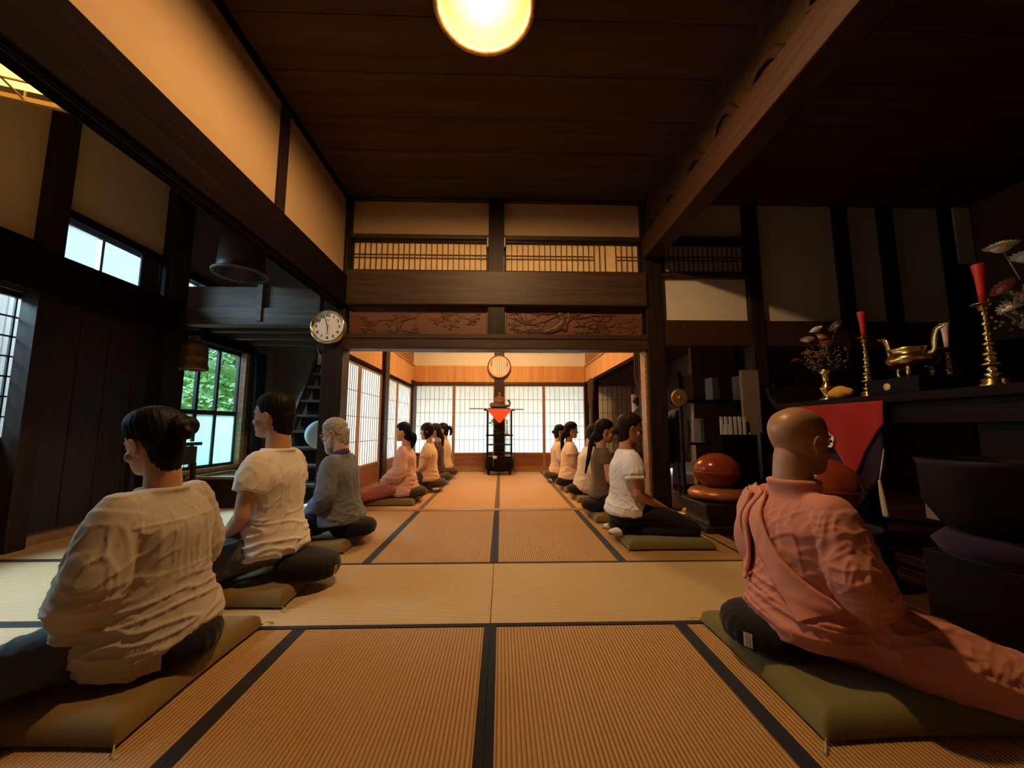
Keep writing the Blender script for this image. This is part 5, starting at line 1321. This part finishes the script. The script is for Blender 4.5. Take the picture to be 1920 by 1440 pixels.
person('tshirt_man', 'person with short black hair in a white t-shirt and charcoal trousers, left row', (-1.42, 2.53, .01), LEFT, 1.13,
       HB(mat='tee', loose=.004, hem=.18, sleeve=.55, sleeve_r=.012, amp=.009, sm=3), HB(mat='trouser_grey', loose=.012, amp=.009), HB(T=.008, vol=.9, long=False), 'skin', .03, .0, vox=.0065, seed=7, width=1.04, neck=.062, lean=.02)
zabuton(-1.53, 3.43, 'olive brown square cushion under the white bearded person', seed=3, w_=.68, d_=.64)
zafu((-1.24, 3.43, .068), 'black round cushion under the white bearded person', 1, R(-150))
person('bearded_man', 'grey haired person with a white beard and glasses in a slate blue shirt', (-1.37, 3.43, 0), LEFT, 1.015,
       HB(mat='shirt_blue', loose=.018, hem=.18, sleeve=2, sleeve_r=.004, amp=.009, collar_mat='purple'), HB(mat='trouser_black'), HB(mat='hair_grey', T=.008, vol=.3, long=False, curl=1), 'skin_pale', .25, .0, vox=.008, seed=12, lean=.05, beard=True, glasses=True, neck=.062, width=1.12)
zabuton(-1.42, 5.27, 'brown square cushion just beyond the threshold under the person in pink', seed=4, w_=.68, d_=.64)
zafu((-1.16, 5.27, .068), 'dark round cushion under the person in pink', 1, R(-150), mat='trouser_olive')
person('pink_woman', 'person in a pale pink long blouse and dusty rose trousers with a low black ponytail', (-1.29, 5.27, 0), LEFT, 1.0,
       HB(mat='pink', loose=.020, hem=.14, sleeve=2, sleeve_r=.03, amp=.013, cape=.3, tunic=1.05), HB(mat='rose', loose=.006), HB(T=.011, tail=[(0, -.085, .09), (0, -.125, .075), (0, -.135, .02), (0, -.115, -.05), (0, -.10, -.10)], tail_r=[.02, .034, .036, .028, .01]), 'skin_pale', .06, 0, vox=.010, seed=21, neck=.053, width=.92)
zabuton(-1.40, 6.1, 'brown square cushion under the person in the beige t-shirt', seed=5, w_=.66, d_=.62)
zafu((-1.02, 6.1, .068), 'dark round cushion under the person in the beige t-shirt', 1, R(-150), mat='trouser_olive')
person('tan_woman', 'person in a beige t-shirt with chin length brown hair, behind the person in pink', (-1.13, 6.09, 0), LEFT, 1.0,
       HB(mat='peach', loose=.012, hem=.17, sleeve=.55, sleeve_r=.012, amp=.009), HB(mat='trouser_olive'), HB(mat='hair_brown', T=.012, bob=1, fringe=1), 'skin_pale', .04, 0, vox=.010, seed=23, neck=.053, width=.93)
zabuton(-1.42, 6.86, 'brown square cushion under the person in dark plum', seed=6, w_=.66, d_=.62)
zafu((-1.03, 6.86, .068), 'dark round cushion under the person in dark plum', 1, R(-150), mat='trouser_olive')
person('plum_woman', 'person in dark plum clothes with brown hair, mostly hidden behind the beige t-shirt', (-1.14, 6.90, 0), LEFT, 1.0,
       HB(mat='maroon', loose=.006, sleeve=2, amp=.008), HB(mat='trouser_black'), HB(mat='hair_brown', T=.013, tail=[(0, -.085, .08), (0, -.115, .03), (0, -.115, -.05), (0, -.10, -.14), (0, -.095, -.2)], tail_r=[.03, .032, .03, .026, .01]), 'skin_pale', .1, 0, vox=.012, seed=25, neck=.053, width=.93)
zabuton(-1.45, 7.66, 'brown square cushion farthest away in the left row', seed=7, w_=.66, d_=.62)
zafu((-1.02, 7.66, .068), 'dark round cushion farthest away in the left row', 1, R(-150), mat='trouser_olive')
person('ponytail_woman', 'person in a beige top with a high black ponytail, farthest in the left row', (-1.13, 7.71, 0), LEFT, 1.02,
       HB(mat='peach', loose=.012, sleeve=2, amp=.010), HB(mat='trouser_black'), HB(T=.012, tail=[(0, -.08, .15), (0, -.13, .155), (0, -.155, .10), (0, -.145, .03), (0, -.12, 0)], tail_r=[.02, .028, .03, .024, .01]), 'skin_pale', .08, 0, vox=.012, seed=27, neck=.053, width=.93)
# right row ------------------------------------------------------------
zabuton(1.35, 1.64, 'olive green square cushion under the robed person, nearest on the right', seed=8, w_=.74, d_=.76, mat='zabuton_green')
zafu((1.13, 1.70, .068), 'black round cushion with a small tag under the robed person', 1.05, R(212), tagm='label_grey')
monk = person('monk', 'person with a shaved head in a salmon terracotta robe, seated nearest on the right', (1.25, 1.64, 0), RIGHT, 1.0,
       HB(mat='robe', loose=.022, hem=.16, sleeve=2, sleeve_r=.022, amp=.012, robe=1, collar=.04, cape=.25, seams=0, sm=5), HB(mat='robe2', loose=.01), HB(bald=1), 'skin_tan', .06, .08, vox=.0065, seed=31, neck=.072, width=1.04, hs=1.20, hdz=-.022)
# folded surplice: a band over the left shoulder across the back, and pleated end hanging behind the shoulder
bv = bvh_of(monk)
def on_robe(x, z, side=-1):
    # nearest cloth from outside: side -1 = the back (local -y), +1 = the chest
    h = bv.ray_cast(Vector((x, side * .6, z)), Vector((0, -side, 0)))
    return h[0]
def band(name, path, wdt, parent, mat, side=-1, lift=.008, n=60, m=9, pleat=0):
    mb = MB(); g = []; pth = catmull([(p[0], p[1], 0) for p in path], n)
    for k, p in enumerate(pth):
        tg = (pth[min(k + 1, n)] - pth[max(k - 1, 0)]).normalized(); nr = Vector((-tg.y, tg.x, 0)); row = []
        for i in range(m):
            q = p + nr * wdt * (i / (m - 1) - .5); hit = on_robe(q.x, q.y, side)
            if hit is None: hit = Vector((q.x, side * .02, q.y))
            row.append(Vector((hit.x, hit.y + side * (lift + pleat * (i % 2)), hit.z)))
        g.append(row)
    for _ in range(5):
        g = [[(g[max(k - 1, 0)][i] + g[k][i] * 2 + g[min(k + 1, n)][i]) / 4 for i in range(m)] for k in range(n + 1)]
    V = [[mb.bm.verts.new(v) for v in r_] for r_ in g]
    for a, b in zip(V, V[1:]):
        for i in range(m - 1): mb.bm.faces.new((a[i], a[i + 1], b[i + 1], b[i]))
    o = mb.build(name, mat, parent, smooth=True); s_ = o.modifiers.new('s', 'SOLIDIFY'); s_.thickness = .010; s_.offset = 0; return o
# local frame of the robed person: +y faces away to the altar, -x is the robed person's left (away from the viewer)
o = band('surplice_band', [(-.12, .665), (-.06, .56), (.02, .45), (.12, .35), (.20, .28)], .095, monk, 'robe2', -1, .014)
o = band('surplice_fold', [(-.150, .69), (-.165, .60), (-.17, .48), (-.172, .36), (-.175, .30)], .12, monk, 'robe2', -1, .022, pleat=.008)
o = band('surplice_fold', [(-.19, .675), (-.205, .60), (-.21, .50), (-.212, .40), (-.212, .33)], .10, monk, 'robe2', -1, .038, pleat=.007)
o = band('surplice_band', [(-.12, .66), (-.05, .52), (.05, .40), (.16, .30)], .085, monk, 'robe2', 1, .010)
zabuton(1.34, 3.45, 'olive green square cushion under the kneeling person in the bright white top', seed=9, w_=.70, d_=.66, mat='zabuton_green')
zafu((1.10, 3.45, .068), 'black round cushion under the kneeling person in the bright white top', .9, None)
person('white_top_woman', 'person kneeling in a bright white ruffle sleeve top and black trousers', (1.10, 3.45, 0), RIGHT, 1.03,
       HB(mat='tee_white', loose=.012, hem=.22, sleeve=.45, sleeve_r=.02, ruffle=1, amp=.009, sm=3), HB(mat='trouser_black', socks=1, amp=.004), HB(mat='hair_brown', T=.012, bun=(0, -.125, .075, .03)), 'skin', .12, 0, 'kneel', vox=.007, seed=41, neck=.053, width=.9, arms='knee', lean=.03)
zabuton(1.29, 4.35, 'olive square cushion under the person in the taupe top', seed=10, w_=.68, d_=.64)
zafu((1.06, 4.35, .068), 'black round cushion under the person in the taupe top', 1, None)
person('taupe_woman', 'person in a tight taupe top with a long dark braid down her back', (1.13, 4.35, 0), RIGHT, 1.02,
       HB(mat='olive_brown', loose=-.006, hem=.2, sleeve=.4, amp=.004), HB(mat='trouser_black', amp=.004), HB(mat='hair', T=.012, tail=[(0, -.08, .09), (0, -.12, .02), (0, -.135, -.08), (.03, -.15, -.2), (.05, -.17, -.34)], tail_r=[.03, .03, .026, .022, .008]), 'skin', .12, 0, vox=.009, seed=43, neck=.053, width=.9)
zabuton(1.32, 5.42, 'olive square cushion under the person in cream knitwear', seed=11, w_=.68, d_=.64)
zafu((1.08, 5.42, .068), 'black round cushion under the person in cream knitwear', 1, None)
person('cream_person', 'person in a loose cream top with short brown hair, in the right row', (1.19, 5.42, 0), RIGHT, .97,
       HB(mat='cream', loose=.028, hem=.15, sleeve=2, sleeve_r=.01, tunic=1.05, amp=.012), HB(mat='cream', loose=.01), HB(mat='hair_brown', T=.017, bob=1, vol=.6), 'skin_pale', .32, 0, vox=.010, seed=45, neck=.053, width=.98, lean=.08)
zabuton(1.27, 6.2, 'olive square cushion under the person in the pale peach short sleeve top', seed=12, w_=.66, d_=.62)
zafu((1.03, 6.2, .068), 'black round cushion under the person in the pale peach short sleeve top', 1, None)
person('peach_woman', 'person in a pale peach short sleeve top with a long dark ponytail, right row', (1.10, 6.24, 0), RIGHT, 1.02,
       HB(mat='peach2', loose=.014, hem=.16, sleeve=.5, sleeve_r=.016, amp=.009), HB(mat='trouser_black'), HB(T=.012, tail=[(0, -.085, .10), (0, -.12, .03), (0, -.125, -.07), (0, -.12, -.17), (0, -.12, -.24)], tail_r=[.03, .032, .03, .026, .01]), 'skin_pale', .08, 0, vox=.011, seed=47, neck=.053, width=.93)
zabuton(1.25, 7.05, 'olive square cushion farthest away in the right row', seed=13, w_=.66, d_=.62)
zafu((.95, 7.05, .068), 'black round cushion farthest away in the right row', 1, None, mat='trouser_olive')
person('far_woman', 'person in a pale peach top with black hair tied up, farthest in the right row', (1.04, 7.06, 0), RIGHT, .985,
       HB(mat='peach2', loose=.014, hem=.16, sleeve=2, amp=.009), HB(mat='trouser_black'), HB(T=.012, bun=(0, -.12, .10, .03)), 'skin_pale', .1, 0, vox=.012, seed=49, neck=.053, width=.93)
# grey knee at the right edge
t = thing('grey_bundle', 'rounded slate grey cloth bundle cut by the right edge of the photo', 'cloth bundle', (1.93, 1.02, 0))
mb = MB(); mb.limb([(0, .1, .42), (.12, 0, .44), (.3, -.1, .40)], [.10, .13, .14]); mb.limb([(.3, -.1, .40), (.3, -.1, .15)], [.15, .2])
me = fuse(mb, .012, 3); link('cloth', me, 'bag', t, True)
for o in list(bpy.data.objects):
    if '_top' in o.keys(): del o['_top']
# small pieces that belong to a part rather than to the whole thing
def regroup(thing_name, piece, onto):
    for t in [o for o in bpy.data.objects if o.parent is None and o.name.split('.')[0] == thing_name]:
        kids = list(t.children); base = [k for k in kids if k.name.split('.')[0] == onto]
        if base:
            for k in kids:
                if k.name.split('.')[0] == piece: k.parent = base[0]
for a in (('wall_clock', 'numeral', 'dial'), ('wall_clock', 'maker_mark', 'dial'), ('zafu_cushion', 'sewn_tag', 'cushion_body'), ('zabuton_cushion', 'tassel', 'cushion_body'),
          ('altar_cloth', 'blossom_crest', 'fabric'), ('candlestick', 'flame', 'candle'), ('carved_transom', 'relief', 'board'), ('temple_bell', 'studs', 'body'),
          ('round_plaque', 'brush_writing', 'paper_sheet'), ('incense_burner', 'round_crest', 'black_stand'), ('incense_burner', 'handle', 'bowl'), ('incense_burner', 'foot', 'bowl')):
    regroup(*a)
